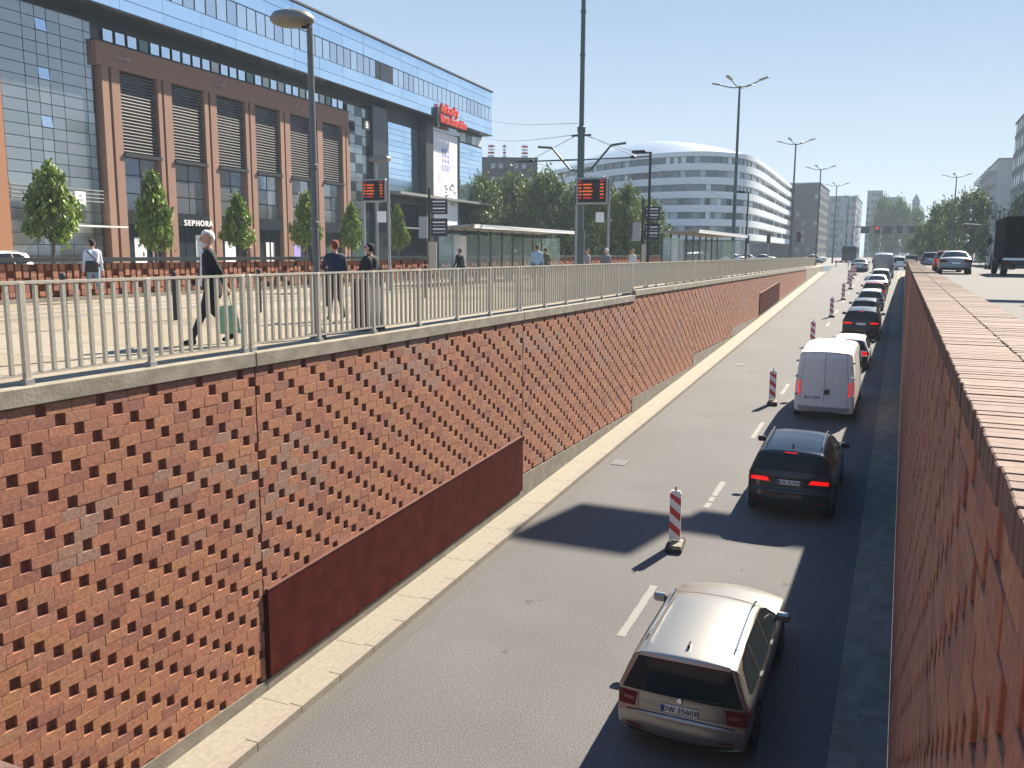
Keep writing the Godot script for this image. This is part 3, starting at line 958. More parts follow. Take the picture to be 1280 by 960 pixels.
func build_far_buildings() -> void:
	mat("ovo_white", lin(.64, .68, .70), 0.6)
	mat("ovo_roof", lin(.30, .36, .44), 0.4, 0.3)
	mat("ovo_glass", lin(.07, .095, .12), 0.1, 0.5)
	mat("ovo_glass_b", lin(.10, .13, .16), 0.12, 0.5)
	mat("ovo_panel", lin(.40, .44, .47), 0.5)
	var o := thing("domed_building", "rounded white building with dark window bands and a pale domed roof", "building", Vector3(-60, 0, -230))
	var raw := [[-121.6, -274.2], [-105.7, -253.9], [-91.6, -235.0], [-72.7, -215.0], [-57.0, -204.5], [-44.9, -202.2], [-37.6, -207.6], [-33.8, -219.1], [-33.9, -247.5], [-34.8, -280.0], [-36.0, -323.2]]
	var pts: Array = []
	for p in raw: pts.append(Vector2(p[0] + 60.0, p[1] + 230.0))
	var line := smooth_line(pts, 6)
	var c := Vector2(-12, -50)
	var fl := 3.12
	ribbon("ground_floor", offset_line(line, -3.0), 0.0, 4.6, mats.ovo_glass, o, 2.0)
	for f in 7:
		var y := 4.6 + f * fl
		var set_in := -0.05 * f * f * 0.25
		var band := offset_line(line, set_in)
		ribbon("floor_band", band, y, y + (1.55 if f < 6 else 1.0), mats.ovo_white, o, 3.0)
		if f == 6: continue
		var g := offset_line(line, set_in - 1.0)
		ribbon("glazing", g, y + 1.5, y + fl + 0.05, mats.ovo_glass, o, 1.0)
		# windows and white panels between them
		var run := 0.0
		for i in range(0, g.size() - 1):
			var a: Vector2 = g[i]; var b: Vector2 = g[i + 1]
			var n := maxi(1, int(a.distance_to(b) / 2.6))
			for k in n:
				var p: Vector2 = a.lerp(b, (k + 0.5) / n)
				var t := (b - a).normalized()
				var turn := Basis(Vector3(t.x, 0, t.y), Vector3.UP, Vector3(t.x, 0, t.y).cross(Vector3.UP))
				var outv := Vector2(-t.y, t.x)
				var r := rng.randf()
				if r < 0.16:
					part("wall_panel", Vector3(p.x + outv.x * 0.15, y + 2.33, p.y + outv.y * 0.15), Vector3(1.1, 1.52, 0.2), mats.ovo_white if r < 0.08 else mats.ovo_panel, o, turn)
				elif r < 0.62:
					part("window", Vector3(p.x + outv.x * 0.1, y + 2.33, p.y + outv.y * 0.1), Vector3(1.7, 1.45, 0.1), mats.ovo_glass_b if r < 0.56 else mats.ovo_panel, o, turn)
	# domed roof
	var st := begin()
	st.set_smooth_group(0)
	var top := offset_line(line, -0.6)
	var y0 := 4.6 + 6 * fl + 0.9
	var rings := 12
	for r in rings:
		for i in top.size() - 1:
			var quad := []
			for e in [[i, r], [i, r + 1], [i + 1, r + 1], [i + 1, r]]:
				var t: float = float(e[1]) / rings
				var p: Vector2 = (top[e[0]] as Vector2).lerp(c + Vector2(0, (top[e[0]].y - c.y) * 0.35), sin(t * PI * 0.5) if t < 1.0 else 1.0)
				quad.append(Vector3(p.x, y0 + 8.2 * (1.0 - pow(1.0 - t, 3.0)), p.y))
			q(st, quad[0], quad[1], quad[2], quad[3])
	finish(st, "dome_roof", mats.ovo_roof, o)
	# dark block behind the trees with red and white racks on its roof
	mat("block_dark", lin(.075, .065, .065), 0.8)
	mat("pale_window", lin(.32, .33, .35), 0.4)
	mat("dark_window", lin(.05, .06, .07), 0.2, 0.3)
	var b := thing("dark_block", "dark brown flat-roofed block with red and white roof masts behind the trees", "building", Vector3(-85.5, 0, -190), deg_to_rad(28))
	part("walls", Vector3(0, 11.5, -6), Vector3(13.5, 23, 12), mats.block_dark, b)
	part("roof", Vector3(0, 23.1, -6), Vector3(13.8, 0.3, 12.3), mats.mall_frame, b)
	for r in 3:
		for k in 7:
			part("window", Vector3(-5.4 + k * 1.8, 21.3 - r * 3.0, 0.02), Vector3(1.0, 1.1, 0.12), mats.pale_window if (k + r) % 3 else mats.dark_window, b)
	for mx in [-3.9, -0.8, 4.0]:
		var mast := part("roof_mast", Vector3(mx, 24.9, -3.0), Vector3(0.14, 3.4, 0.14), mats.galvanised, b)
		for k in 4:
			part("antenna_panel", Vector3(0.0, -1.1 + k * 0.75, 0.1), Vector3(1.5 if mx != -0.8 else 0.8, 0.42, 0.3), mats.red_paint if k % 2 else mats.white_paint, mast)
	# blocks down the street
	far_block("office_block", "narrow dark office block just right of the domed building", Vector3(-34.0, 0, -316), Vector3(13.5, 25, 40), 7, 8, "block_dark", "dark_window", "pale_window")
	mat("far_grey", lin(.24, .25, .27), 0.85)
	mat("far_grey_b", lin(.33, .33, .34), 0.85)
	far_block("long_grey_block", "long hazy grey block at the far left of the street", Vector3(-28.5, 0, -425), Vector3(15, 27, 60), 7, 8, "far_grey", "dark_window", "far_grey_b")
	far_block("hazy_tower", "slim hazy tower block beyond the long grey block", Vector3(-14.5, 0, -455), Vector3(6.5, 31, 12), 4, 9, "far_grey_b", "dark_window", "far_grey")
	far_block("distant_spire_block", "pale distant block with a pointed roof above the far trees", Vector3(3.6, 0, -470), Vector3(3.2, 27, 6), 2, 8, "far_grey_b", "dark_window", "far_grey")
	far_block("distant_low_block", "low distant block between the tower and the far trees", Vector3(-6.8, 0, -475), Vector3(8, 29, 10), 4, 8, "far_grey", "dark_window", "far_grey_b")
	mat("render_grey", lin(.40, .395, .385), 0.85)
	mat("balcony_grey", lin(.33, .32, .31), 0.8)
	# slab with balconies on the right
	var s := thing("balcony_block", "pale grey end wall of a tall block with shaded balconies on its left", "building", Vector3(17, 0, -220))
	part("walls", Vector3(8, 11, -25), Vector3(15, 22, 50), mats.render_grey, s)
	part("roof", Vector3(8, 22.1, -25), Vector3(15.4, 0.25, 50.4), mats.far_grey, s)
	for f in 7:
		for k in 6:
			var by := 2.2 + f * 2.9
			var bal := part("balcony", Vector3(-0.5, by, -4.5 - k * 8.0), Vector3(1.5, 0.16, 4.6), mats.render_grey, s)
			part("balcony_front", Vector3(-0.7, 0.5, 0), Vector3(0.1, 0.95, 4.6), mats.far_grey_b, bal)
	var t := thing("dark_flats", "tall shaded block of flats with window rows at the right edge", "building", Vector3(15.2, 0, -128))
	part("walls", Vector3(8, 11.5, -21), Vector3(15, 23, 44), mats.balcony_grey, t)
	part("roof", Vector3(8, 23.1, -21), Vector3(15.4, 0.25, 44.4), mats.far_grey, t)
	for f in 7:
		part("sill_band", Vector3(0.44, 3.1 + f * 2.95, -21), Vector3(0.14, 0.5, 43.8), mats.far_grey, t)
		for k in 14:
			part("window", Vector3(0.46, 4.3 + f * 2.95, -1.6 - k * 3.0), Vector3(0.1, 1.5, 1.9), mats.dark_window if (k + f) % 4 else mats.pale_window, t)

func far_block(called: String, label: String, at: Vector3, s: Vector3, nx: int, nf: int, wall: String, w1: String, w2: String) -> void:
	var b := thing(called, label, "building", at)
	part("walls", Vector3(0, s.y / 2, -s.z / 2), s, mats[wall], b)
	part("roof", Vector3(0, s.y + 0.15, -s.z / 2), Vector3(s.x + 0.4, 0.3, s.z + 0.4), mats[w2], b)
	var fh := (s.y - 1.5) / nf
	for f in nf:
		for k in nx:
			part("window", Vector3((k + 0.5 - nx / 2.0) * s.x / nx, 1.8 + (f + 0.4) * fh, 0.03), Vector3(s.x / nx * 0.55, fh * 0.5, 0.12), mats[w1] if rng.randf() < 0.75 else mats[w2], b)
		for k in 6:
			part("window", Vector3(s.x / 2 + 0.03, 1.8 + (f + 0.4) * fh, -(k + 0.5) * s.z / 6), Vector3(0.12, fh * 0.5, s.z / 6 * 0.5), mats[w1], b)
	if called == "distant_spire_block":
		var st := begin()
		tube(st, Vector3(0, s.y, -s.z / 2), Vector3(0, s.y + 3.5, -s.z / 2), 1.9, 0.05, 4)
		finish(st, "spire", mats[w2], b)

# ---------------------------------------------------------------- trees
func leaf_mesh(sd: int, count: int, shape: Callable, size: float, clumps: int, spread: float, base := Color(0.165, 0.22, 0.042)) -> ArrayMesh:
	var r := RandomNumberGenerator.new()
	r.seed = sd
	var centres: Array[Vector3] = []
	var lump := FastNoiseLite.new()
	lump.seed = sd * 7
	lump.frequency = 0.9
	var tries := 0
	while centres.size() < clumps and tries < clumps * 40:
		tries += 1
		var p := Vector3(r.randf_range(-1, 1), r.randf(), r.randf_range(-1, 1))
		var rad: float = shape.call(p.y)
		var d := Vector2(p.x, p.z).length()
		rad *= 0.92 + 0.55 * lump.get_noise_3d(p.x, p.y * 2.2, p.z)
		if d <= 1.0 and (d > 0.35 or r.randf() < 0.3):
			centres.append(Vector3(p.x * rad, p.y, p.z * rad))
	var v := PackedVector3Array()
	var nn := PackedVector3Array()
	var cc := PackedColorArray()
	for c in centres:
		var per := int(count / float(centres.size()))
		var tone := r.randf_range(0.55, 1.3)
		var sp := spread * r.randf_range(0.7, 1.3)
		for k in per:
			var off := Vector3(r.randfn(), r.randfn() * 0.75, r.randfn()) * sp * 0.5
			var p := c + off
			var a := Vector3(r.randfn(), r.randfn(), r.randfn()).normalized()
			var up := (Vector3(r.randfn() * 0.7, 1.0, r.randfn() * 0.7)).normalized()
			var b := up.cross(a)
			if b.length() < 0.05: continue
			b = b.normalized()
			a = b.cross(up).normalized()
			var s := size * r.randf_range(0.6, 1.35)
			var p0 := p - a * s
			var p1 := p + b * s * 0.55 - up * s * 0.08
			var p2 := p + a * s
			var p3 := p - b * s * 0.55 - up * s * 0.08
			for e in [p0, p1, p2, p0, p2, p3]: v.append(e)
			var col := base * tone * r.randf_range(0.8, 1.25)
			if r.randf() < 0.15: col = base * 1.7
			for e in 6:
				nn.append(up)
				cc.append(col)
	var arr := []
	arr.resize(Mesh.ARRAY_MAX)
	arr[Mesh.ARRAY_VERTEX] = v
	arr[Mesh.ARRAY_NORMAL] = nn
	arr[Mesh.ARRAY_COLOR] = cc
	var m := ArrayMesh.new()
	m.add_surface_from_arrays(Mesh.PRIMITIVE_TRIANGLES, arr)
	m.surface_set_material(0, mats.leaves)
	return m

func tree(called: String, label: String, at: Vector3, h: float, r: float, low: float, mesh: ArrayMesh, group: String, turn := 0.0, category := "tree") -> void:
	var t := thing(called, label, category, at, turn, group)
	var cr := MeshInstance3D.new()
	cr.mesh = mesh
	cr.transform = Transform3D(Basis.from_scale(Vector3(r, h - low, r)), Vector3(0, low, 0))
	put(cr, "crown", t)
	var st := begin()
	var top := Vector3(0.04 * r, low + (h - low) * 0.75, 0.03 * r)
	tube(st, Vector3(0, -0.06, 0), Vector3(0, low * 1.05, 0), 0.018 * h, 0.013 * h, 9)
	tube(st, Vector3(0, low * 1.05, 0), top, 0.013 * h, 0.004 * h, 8)
	for k in 9:
		var y := low * 1.0 + (h - low) * (0.05 + 0.07 * k)
		var an := k * 2.4
		tube(st, Vector3(0, y, 0), Vector3(cos(an) * r * 0.72, y + (h - low) * 0.16, sin(an) * r * 0.72), 0.006 * h, 0.002 * h, 6)
	finish(st, "trunk", mats.bark, t)

func build_trees() -> void:
	var lm := mat("leaves", Color(1, 1, 1), 0.6)
	lm.vertex_color_use_as_albedo = true
	lm.cull_mode = BaseMaterial3D.CULL_DISABLED
	lm.backlight_enabled = true
	lm.backlight = lin(0.30, 0.36, 0.05)
	mat("bark", lin(.10, .08, .06), 0.95)
	var cone := func(y: float) -> float: return clampf(minf(1.0, y * 5.0 + 0.35) * pow(1.0 - y, 0.62) * 1.12, 0.03, 1.0)
	var oval := func(y: float) -> float: return clampf(sqrt(maxf(0.0, 1.0 - pow((y - 0.45) / 0.56, 2))), 0.08, 1.0)
	var slim: Array[ArrayMesh] = []
	for i in 6: slim.append(leaf_mesh(100 + i, 5200, cone, 0.07, 110, 0.16))
	var street := [
		["young conical street tree before the grey glass wall, leftmost of the row", -31.0, 5.5, 1.5, 2.0],
		["young conical street tree left of the black shop sign", -38.4, 5.6, 1.3, 1.8],
		["small street tree behind the white-haired man, right of the shop sign", -44.9, 4.9, 1.12, 1.9],
		["street tree just left of the tall near lamp post", -52.0, 5.4, 1.15, 2.1],
		["street tree just right of the tall near lamp post", -57.8, 4.9, 1.12, 1.9],
		["slim street tree right of the small orange display", -64.8, 5.1, 0.95, 2.0]]
	for i in street.size():
		var s: Array = street[i]
		tree("young_tree", s[0], Vector3(-40.0, 0, s[1] - (0.9 if i != 1 else 0.3)), s[2], s[3], s[4], slim[i % 6], "young trees before the shopping centre", i * 1.3)
	var big: Array[ArrayMesh] = []
	for i in 3: big.append(leaf_mesh(200 + i, 8000, oval, 0.045, 90, 0.2, Color(0.10, 0.135, 0.032)))
	var mass := [
		["tall tree against the shopping centre's far corner", -52.5, -108, 10.8, 3.9, 1.5],
		["broad leafy tree in front of the dark block", -51.5, -116, 11.4, 4.3, 1.2],
		["broad leafy tree right of the dark block", -45.4, -112, 11.4, 4.0, 1.0],
		["tree whose crown hides the domed building's left end", -44.5, -124, 10.6, 3.9, 1.0],
		["dark tree behind the tram pole", -40.1, -115, 10.2, 4.0, 0.6],
		["low tree behind the large orange display", -35.5, -108, 9.2, 3.6, 0.5],
		["bushy tree right of the large orange display", -27.6, -92, 8.0, 2.4, 0.5],
		["bushy tree left of the far platform lamp", -26.6, -98, 6.6, 2.6, 0.4]]
	for i in mass.size():
		var s: Array = mass[i]
		tree("leafy_tree", s[0], Vector3(s[1], 0, s[2]), s[3], s[4], s[5], big[i % 3], "trees beyond the tram stop", i * 1.7)
	var right := [
		["round tree beside the upper road, right of the tall lamp", 9.4, -158, 10.6, 3.9, 1.0],
		["round tree beside the upper road, behind the tall lamp", 6.2, -167, 9.8, 3.6, 1.0],
		["smaller tree beside the upper road, left of the tall lamp", 3.6, -176, 7.2, 2.8, 0.8],
		["tree in front of the shaded flats, above the truck", 14.2, -126, 9.0, 2.8, 1.0]]
	for i in right.size():
		var s: Array = right[i]
		tree("roadside_tree", s[0], Vector3(s[1], 0, s[2]), s[3], s[4], s[5], big[(i + 1) % 3], "trees along the upper road", i * 2.1)
	var far := [
		["hazy far tree left of the overhead signals", -7.9, -357, 21.0, 5.2, 2.0],
		["hazy far tree above the overhead signals", -2.4, -359, 20.0, 5.0, 2.0],
		["hazy far tree right of the overhead signals", 3.0, -366, 17.5, 4.5, 2.0],
		["low far tree at the end of the coping", 6.6, -300, 8.5, 4.0, 0.5]]
	for i in far.size():
		var s: Array = far[i]
		tree("distant_tree", s[0], Vector3(s[1], 0, s[2]), s[3], s[4], s[5], big[i % 3], "far trees down the street", i * 1.1)

# ---------------------------------------------------------------- street furniture
func build_street_furniture() -> void:
	# brick parapet beyond the tram track
	var w := thing("brick_parapet", "low openwork brick parapet with dark coping across the tram track", "parapet", Vector3(-22.6, 0, -10))
	part("backing", Vector3(-0.1, 0.52, -40), Vector3(0.12, 1.1, 100), mats.brick_core, w)
	part("coping", Vector3(-0.02, 1.2, -40), Vector3(0.5, 0.12, 100), mats.dark_metal, w)
	part("plinth", Vector3(0.04, 0.02, -40), Vector3(0.34, 0.18, 100), mats.concrete, w)
	var st := begin()
	var k := 0
	for i in 330:
		for j in 5:
			if (i + 2 * j) % 5 == 0: continue
			var c := Vector3(0.06 + 0.02 * ((i * 7 + j * 3) % 4) / 3.0, 0.21 + j * 0.195, 5.0 - i * 0.235)
			var s := Vector3(0.14, 0.185, 0.165)
			if k < 300 and c.z < -3.0:
				part("brick", c, s, mats["brick%d" % ((i * 3 + j * 5 + i / 7) % 10)], w)
				k += 1
			else: bx(st, c, s)
	finish(st, "brickwork", mats.brick1, w).set_meta("kind", "stuff")
	part("guard_wire", Vector3(0.3, 0.62, -40), Vector3(0.02, 0.02, 100), mats.rail_paint, w)
	# bollards along the platform edge
	var spot := ["leftmost", "second", "third", "fourth", "fifth", "sixth", "seventh"]
	for i in 7:
		var b := thing("bollard", "dark slim platform post, %s from the left in its row" % spot[i], "bollard", Vector3(-14.3, 0, -11.55 - 2.73 * i), 0.0, "dark posts along the platform")
		pole("shaft", Vector3.ZERO, Vector3(0, 1.02, 0), 0.05, 0.05, mats.dark_metal, b)
		lathe("cap", Vector3(0, 1.02, 0), Vector3.UP, [[0.058, -0.04], [0.058, 0.0], [0.045, 0.03], [0.0, 0.045]], mats.dark_metal, b, 12)
	near_lamp()
	tram_pole()
	# displays
	display(Vector3(-12.4, 0, -36.4), 1.36, 1.12, 3.55, "large orange passenger display beside the tall tram pole", 1.0)
	display(Vector3(-18.6, 0, -29.0), 1.0, 0.86, 3.35, "small orange passenger display behind the two pedestrians", 1.0)
	stop_post(Vector3(-18.3, 0, -32.6), "tram stop post with timetable plates before the big poster")
	stop_post(Vector3(-11.5, 0, -41.2), "tram stop post with timetable plates before the domed building")
	shelter(Vector3(-18.9, 0, -35.4), 12.6, 9, "glass tram shelter with thin flat roof before the trees")
	shelter(Vector3(-11.2, 0, -46.0), 15.0, 8, "glass tram shelter with thin flat roof before the domed building")
	for p in [[-10.4, -38.2, "dark platform lamp with one arm, before the domed building's left half"], [-10.5, -65.3, "dark platform lamp with one arm, near the domed building's right corner"]]:
		var l := thing("platform_lamp", p[2], "lamp", Vector3(p[0], 0, p[1]), 0.0, "dark one-armed platform lamps")
		pole("post", Vector3.ZERO, Vector3(0, 5.85, 0), 0.075, 0.055, mats.dark_metal, l)
		part("arm", Vector3(-0.32, 5.82, 0), Vector3(0.75, 0.07, 0.09), mats.dark_metal, l)
		cpart("lamp_head", Vector3(-0.52, 5.88, 0), Vector3(0.62, 0.12, 0.24), 0.03, mats.dark_metal, l)
	var lp := thing("track_lamp", "grey lamp with a broad head above the small orange display", "lamp", Vector3(-21.4, 0, -33.4))
	pole("post", Vector3.ZERO, Vector3(0, 5.4, 0), 0.07, 0.05, mats.galvanised, lp)
	cpart("lamp_head", Vector3(0.22, 5.48, 0), Vector3(0.95, 0.2, 0.4), 0.06, mats.lamp_body, lp)
	# tall street lamps with four heads
	var tall := [
		[-11.0, -62.8, "nearest tall four-headed street lamp, left of the small platform lamp"],
		[-11.0, -97.0, "second tall four-headed street lamp along the ramp"],
		[-11.0, -127.0, "third tall four-headed street lamp along the ramp"],
		[-11.0, -158.0, "fourth tall four-headed street lamp, hazy"],
		[-11.0, -192.0, "farthest tall four-headed street lamp left of the far trees"],
		[6.3, -146.0, "tall four-headed street lamp in front of the round trees on the right"]]
	for t in tall:
		var l := thing("street_lamp", t[2], "street lamp", Vector3(t[0], 0, t[1]), 0.35, "tall four-headed street lamps")
		pole("post", Vector3(0, -0.1, 0), Vector3(0, 12.8, 0), 0.15, 0.07, mats.tram_pole, l)
		for k4 in 4:
			var d := Vector3(cos(k4 * PI / 2 + 0.6), 0, sin(k4 * PI / 2 + 0.6))
			var arm := begin()
			var prev := Vector3(0, 12.7, 0)
			for e in [[0.5, 12.72], [1.0, 12.85], [1.45, 13.0]]:
				var nx: Vector3 = d * e[0] + Vector3(0, e[1], 0)
				tube(arm, prev, nx, 0.04, 0.035, 6)
				prev = nx
			finish(arm, "arm", mats.tram_pole, l)
			cpart("lamp_head", d * 1.7 + Vector3(0, 13.08, 0), Vector3(0.66, 0.1, 0.26), 0.03, mats.galvanised, l, Basis(Vector3.UP, -(k4 * PI / 2 + 0.6)) * Basis(Vector3.BACK, 0.22))
	# litter bin behind the railing
	var lb := thing("litter_bin", "dark slatted litter bin standing behind the railing", "litter bin", Vector3(-9.3, 0, -14.15))
	part("base", Vector3(0, 0.04, 0), Vector3(0.44, 0.08, 0.5), mats.dark_metal, lb)
	part("liner", Vector3(0, 0.5, 0), Vector3(0.32, 0.84, 0.38), mats.black, lb)
	for i in 5:
		part("slat", Vector3(0.19, 0.5, -0.2 + i * 0.1), Vector3(0.03, 0.82, 0.06), mats.grey_paint, lb)
		part("slat", Vector3(-0.19, 0.5, -0.2 + i * 0.1), Vector3(0.03, 0.82, 0.06), mats.dark_metal, lb)
	part("lid", Vector3(0, 0.95, 0), Vector3(0.46, 0.06, 0.52), mats.dark_metal, lb)
	# delineator beacons on the lane line
	var bl := ["nearest red and white traffic beacon, just ahead of the silver estate car", "red and white traffic beacon beside the white van", "red and white traffic beacon ahead of the white van", "fourth red and white traffic beacon from the camera", "fifth red and white traffic beacon from the camera", "sixth red and white traffic beacon from the camera", "seventh red and white traffic beacon, near the far red barriers", "eighth red and white traffic beacon, near the far red barriers", "ninth red and white traffic beacon, farthest of the row"]
	var bz := [-18.7, -34.4, -50.2, -63.5, -75.5, -85.5, -92.0, -97.5, -103.0]
	for i in bl.size():
		beacon(Vector3(-4.28 - (0.5 if i > 5 else 0.0), road_y(bz[i]), bz[i]), bl[i])
	for i in 2:
		var z := -116.0
		var b := thing("road_barrier", ["red and white striped barrier across the ramp's top, left one", "red and white striped barrier across the ramp's top, right one"][i], "barrier", Vector3(-6.9 + i * 1.9, road_y(z), z), 0.0, "barriers at the top of the ramp")
		for s in [-0.7, 0.7]: part("foot", Vector3(s, 0.25, 0), Vector3(0.08, 0.5, 0.4), mats.dark_metal, b)
		for j in 6: part("stripe", Vector3(-0.75 + j * 0.3, 0.62, 0), Vector3(0.298, 0.28, 0.04), mats.red_paint if j % 2 == 0 else mats.white_paint, b)
	wires()
	gantry()
	sign_mast()
	# parasols of a stall at the left edge
	for i in 2:
		var p := thing("folded_parasol", ["dark upper canopy of a stall at the left edge", "dark lower canopy of a stall at the left edge"][i], "canopy", Vector3(-27.6 + i * 0.3, 0, -18.1 - i * 0.3))
		pole("post", Vector3.ZERO, Vector3(0, 2.2 - i * 0.3, 0), 0.04, 0.04, mats.dark_metal, p)
		var s := begin()
		tube(s, Vector3(0, 2.8 - i * 0.75, 0), Vector3(0, 3.8 - i * 0.75, 0), 1.15, 0.08, 8)
		finish(s, "canopy", mats.dark_metal, p)

func near_lamp() -> void:
	var l := thing("lamp_post", "slim grey lamp post with a broad flat head standing at the railing", "lamp", Vector3(-9.18, 0, -12.4))
	pole("post", Vector3.ZERO, Vector3(0, 5.12, 0), 0.062, 0.052, mats.post_grey, l, 16)
	lathe("foot", Vector3(0, 0.0, 0), Vector3.UP, [[0.14, 0.0], [0.14, 0.05], [0.085, 0.07], [0.07, 0.18]], mats.post_grey, l, 16)
	part("service_door", Vector3(0.055, 0.85, 0.0), Vector3(0.03, 0.42, 0.07), mats.grey_paint, l)
	tagged_collar(l, 1.95)
	tagged_collar(l, 2.9)
	var st := begin()
	st.set_smooth_group(0)
	lathe_into(st, Vector3.ZERO, Vector3.UP, [[0.0, 0.16], [0.16, 0.155], [0.27, 0.12], [0.32, 0.05], [0.325, 0.0], [0.29, -0.045], [0.2, -0.085], [0.0, -0.10]], 28)
	var h := finish(st, "lamp_head", mats.lamp_body, l)
	h.transform = Transform3D(Basis(Vector3.UP, 0.4) * Basis.from_scale(Vector3(1.12, 1.0, 0.85)), Vector3(-0.27, 5.24, 0.1))
	part("bracket", Vector3(-0.06, 5.16, 0.0), Vector3(0.16, 0.08, 0.08), mats.dark_metal, l)

func tagged_collar(l: Node3D, y: float) -> void:
	lathe("collar", Vector3(0, y, 0), Vector3.UP, [[0.06, -0.04], [0.075, -0.03], [0.075, 0.03], [0.06, 0.04]], mats.post_grey, l, 14)

func tram_pole() -> void:
	var t := thing("tram_pole", "very tall dark green tram pole with two bracket arms", "pole", Vector3(-14.0, 0, -39.3))
	pole("base_tube", Vector3.ZERO, Vector3(0, 2.5, 0), 0.24, 0.24, mats.tram_pole, t, 16)
	pole("lower_tube", Vector3(0, 2.5, 0), Vector3(0, 7.1, 0), 0.17, 0.16, mats.tram_pole, t, 16)
	pole("upper_tube", Vector3(0, 7.1, 0), Vector3(0, 17.0, 0), 0.115, 0.09, mats.tram_pole, t, 14)
	lathe("band", Vector3(0, 7.1, 0), Vector3.UP, [[0.16, -0.16], [0.19, -0.12], [0.19, 0.12], [0.12, 0.16]], mats.tram_pole, t, 14)
	for y in [10.4, 12.3]: lathe("band", Vector3(0, y, 0), Vector3.UP, [[0.10, -0.06], [0.13, -0.05], [0.13, 0.05], [0.10, 0.06]], mats.tram_pole, t, 12)
	for s in [-1.0, 1.0]:
		var st := begin()
		tube(st, Vector3(0.12 * s, 5.25, 0), Vector3(0.5 * s, 5.3, 0), 0.05, 0.05, 8)
		tube(st, Vector3(0.5 * s, 5.3, 0), Vector3(1.45 * s, 6.35, 0), 0.055, 0.05, 8)
		tube(st, Vector3(1.45 * s, 6.35, 0), Vector3(2.15 * s, 6.42, 0), 0.055, 0.055, 8)
		finish(st, "lamp_arm", mats.tram_pole, t)
		var s2 := begin()
		tube(s2, Vector3(0.14 * s, 5.75, 0), Vector3(3.3 * s, 5.78, 0), 0.03, 0.03, 8)
		tube(s2, Vector3(0.15 * s, 6.9, 0), Vector3(2.6 * s, 5.8, 0), 0.012, 0.012, 5)
		lathe_into(s2, Vector3(2.5 * s, 5.78, 0), Vector3.RIGHT, [[0.02, -0.15], [0.07, -0.08], [0.07, 0.08], [0.02, 0.15]], 8)
		finish(s2, "wire_bracket", mats.dark_metal, t)
		part("insulator", Vector3(0.32 * s, 6.85, 0), Vector3(0.3, 0.08, 0.08), mats.dark_metal, t)

func display(at: Vector3, wd: float, ht: float, y: float, label: String, side: float) -> void:
	var d := thing("passenger_display", label, "display", at, deg_to_rad(6), "orange passenger displays")
	for s in [-0.35, 0.35]:
		pole("post", Vector3(wd * s * 1.5 * side, 0, 0), Vector3(wd * s * 1.5 * side, y + (ht if s > 0 else 0.0), 0), 0.055, 0.05, mats.grey_paint, d)
	cpart("case", Vector3(0, y + ht / 2, 0.1), Vector3(wd, ht, 0.2), 0.02, mats.grey_paint, d)
	part("screen", Vector3(0, y + ht / 2, 0.203), Vector3(wd * 0.9, ht * 0.86, 0.012), mats.black, d)
	for r in 6:
		var yy := y + ht * 0.86 - r * ht * 0.125
		var wds := [0.09, 0.34 - 0.05 * (r % 3), 0.12]
		var xs := [-0.38, -0.14, 0.32]
		for c in 3:
			if r == 0 and c == 1: continue
			part("led_row", Vector3(xs[c] * wd, yy, 0.212), Vector3(wds[c] * wd, ht * 0.052, 0.006), mats.led_orange if r > 0 and r < 5 else mats.led_red, d)
	part("notice", Vector3(wd * 0.25, y - 0.55, 0.06), Vector3(0.36, 0.42, 0.02), mats.white_paint, d)

func stop_post(at: Vector3, label: String) -> void:
	var p := thing("stop_post", label, "tram stop", at, 0.15, "tram stop posts")
	pole("post", Vector3.ZERO, Vector3(0, 4.1, 0), 0.06, 0.05, mats.dark_metal, p)
	for i in 2:
		var b := cpart("plate", Vector3(0.45, 3.35 - i * 0.85, 0.02), Vector3(0.72, 0.62 + 0.12 * i, 0.06), 0.012, mats.dark_metal, p)
		for k in 4:
			part("plate_line", Vector3(0, 0.21 - k * 0.14, 0.033), Vector3(0.56, 0.05, 0.006), mats.white_paint if k % 2 == 0 else mats.grey_paint, b)
	part("side_plate", Vector3(-0.28, 2.5, 0), Vector3(0.38, 0.9, 0.05), mats.grey_paint, p)
	part("timetable", Vector3(0.16, 1.35, 0.06), Vector3(0.34, 1.1, 0.05), mats.rail_paint, p)

func shelter(at: Vector3, length: float, bays: int, label: String) -> void:
	var s := thing("tram_shelter", label, "shelter", at, 0.0, "glass tram shelters")
	part("roof", Vector3(0.3, 2.62, -length / 2), Vector3(2.3, 0.09, length + 0.5), mats.galvanised, s, Basis(Vector3.BACK, 0.05))
	part("roof_edge", Vector3(1.42, 2.62, -length / 2), Vector3(0.06, 0.16, length + 0.5), mats.white_paint, s)
	for i in bays + 1:
		var z := -length * i / bays
		part("post", Vector3(-0.55, 1.28, z), Vector3(0.09, 2.56, 0.09), mats.tram_pole, s)
		if i < bays:
			part("pane", Vector3(-0.55, 1.35, z - length / bays / 2), Vector3(0.02, 1.9, length / bays - 0.14), mats.clear_glass, s)
			part("rail", Vector3(-0.55, 0.35, z - length / bays / 2), Vector3(0.05, 0.05, length / bays - 0.1), mats.tram_pole, s)
	for i in 2:
		part("end_pane", Vector3(0.05, 1.35, -length * i), Vector3(1.1, 1.9, 0.02), mats.clear_glass, s)
	part("bench", Vector3(-0.25, 0.46, -length * 0.5), Vector3(0.42, 0.05, length * 0.5), mats.dark_metal, s)
	for k in 4: part("bench_leg", Vector3(-0.25, 0.22, -length * (0.28 + 0.14 * k)), Vector3(0.3, 0.44, 0.05), mats.dark_metal, s)
	part("poster_case", Vector3(-0.45, 1.4, -length * 0.16), Vector3(0.09, 1.7, 1.2), mats.poster, s)

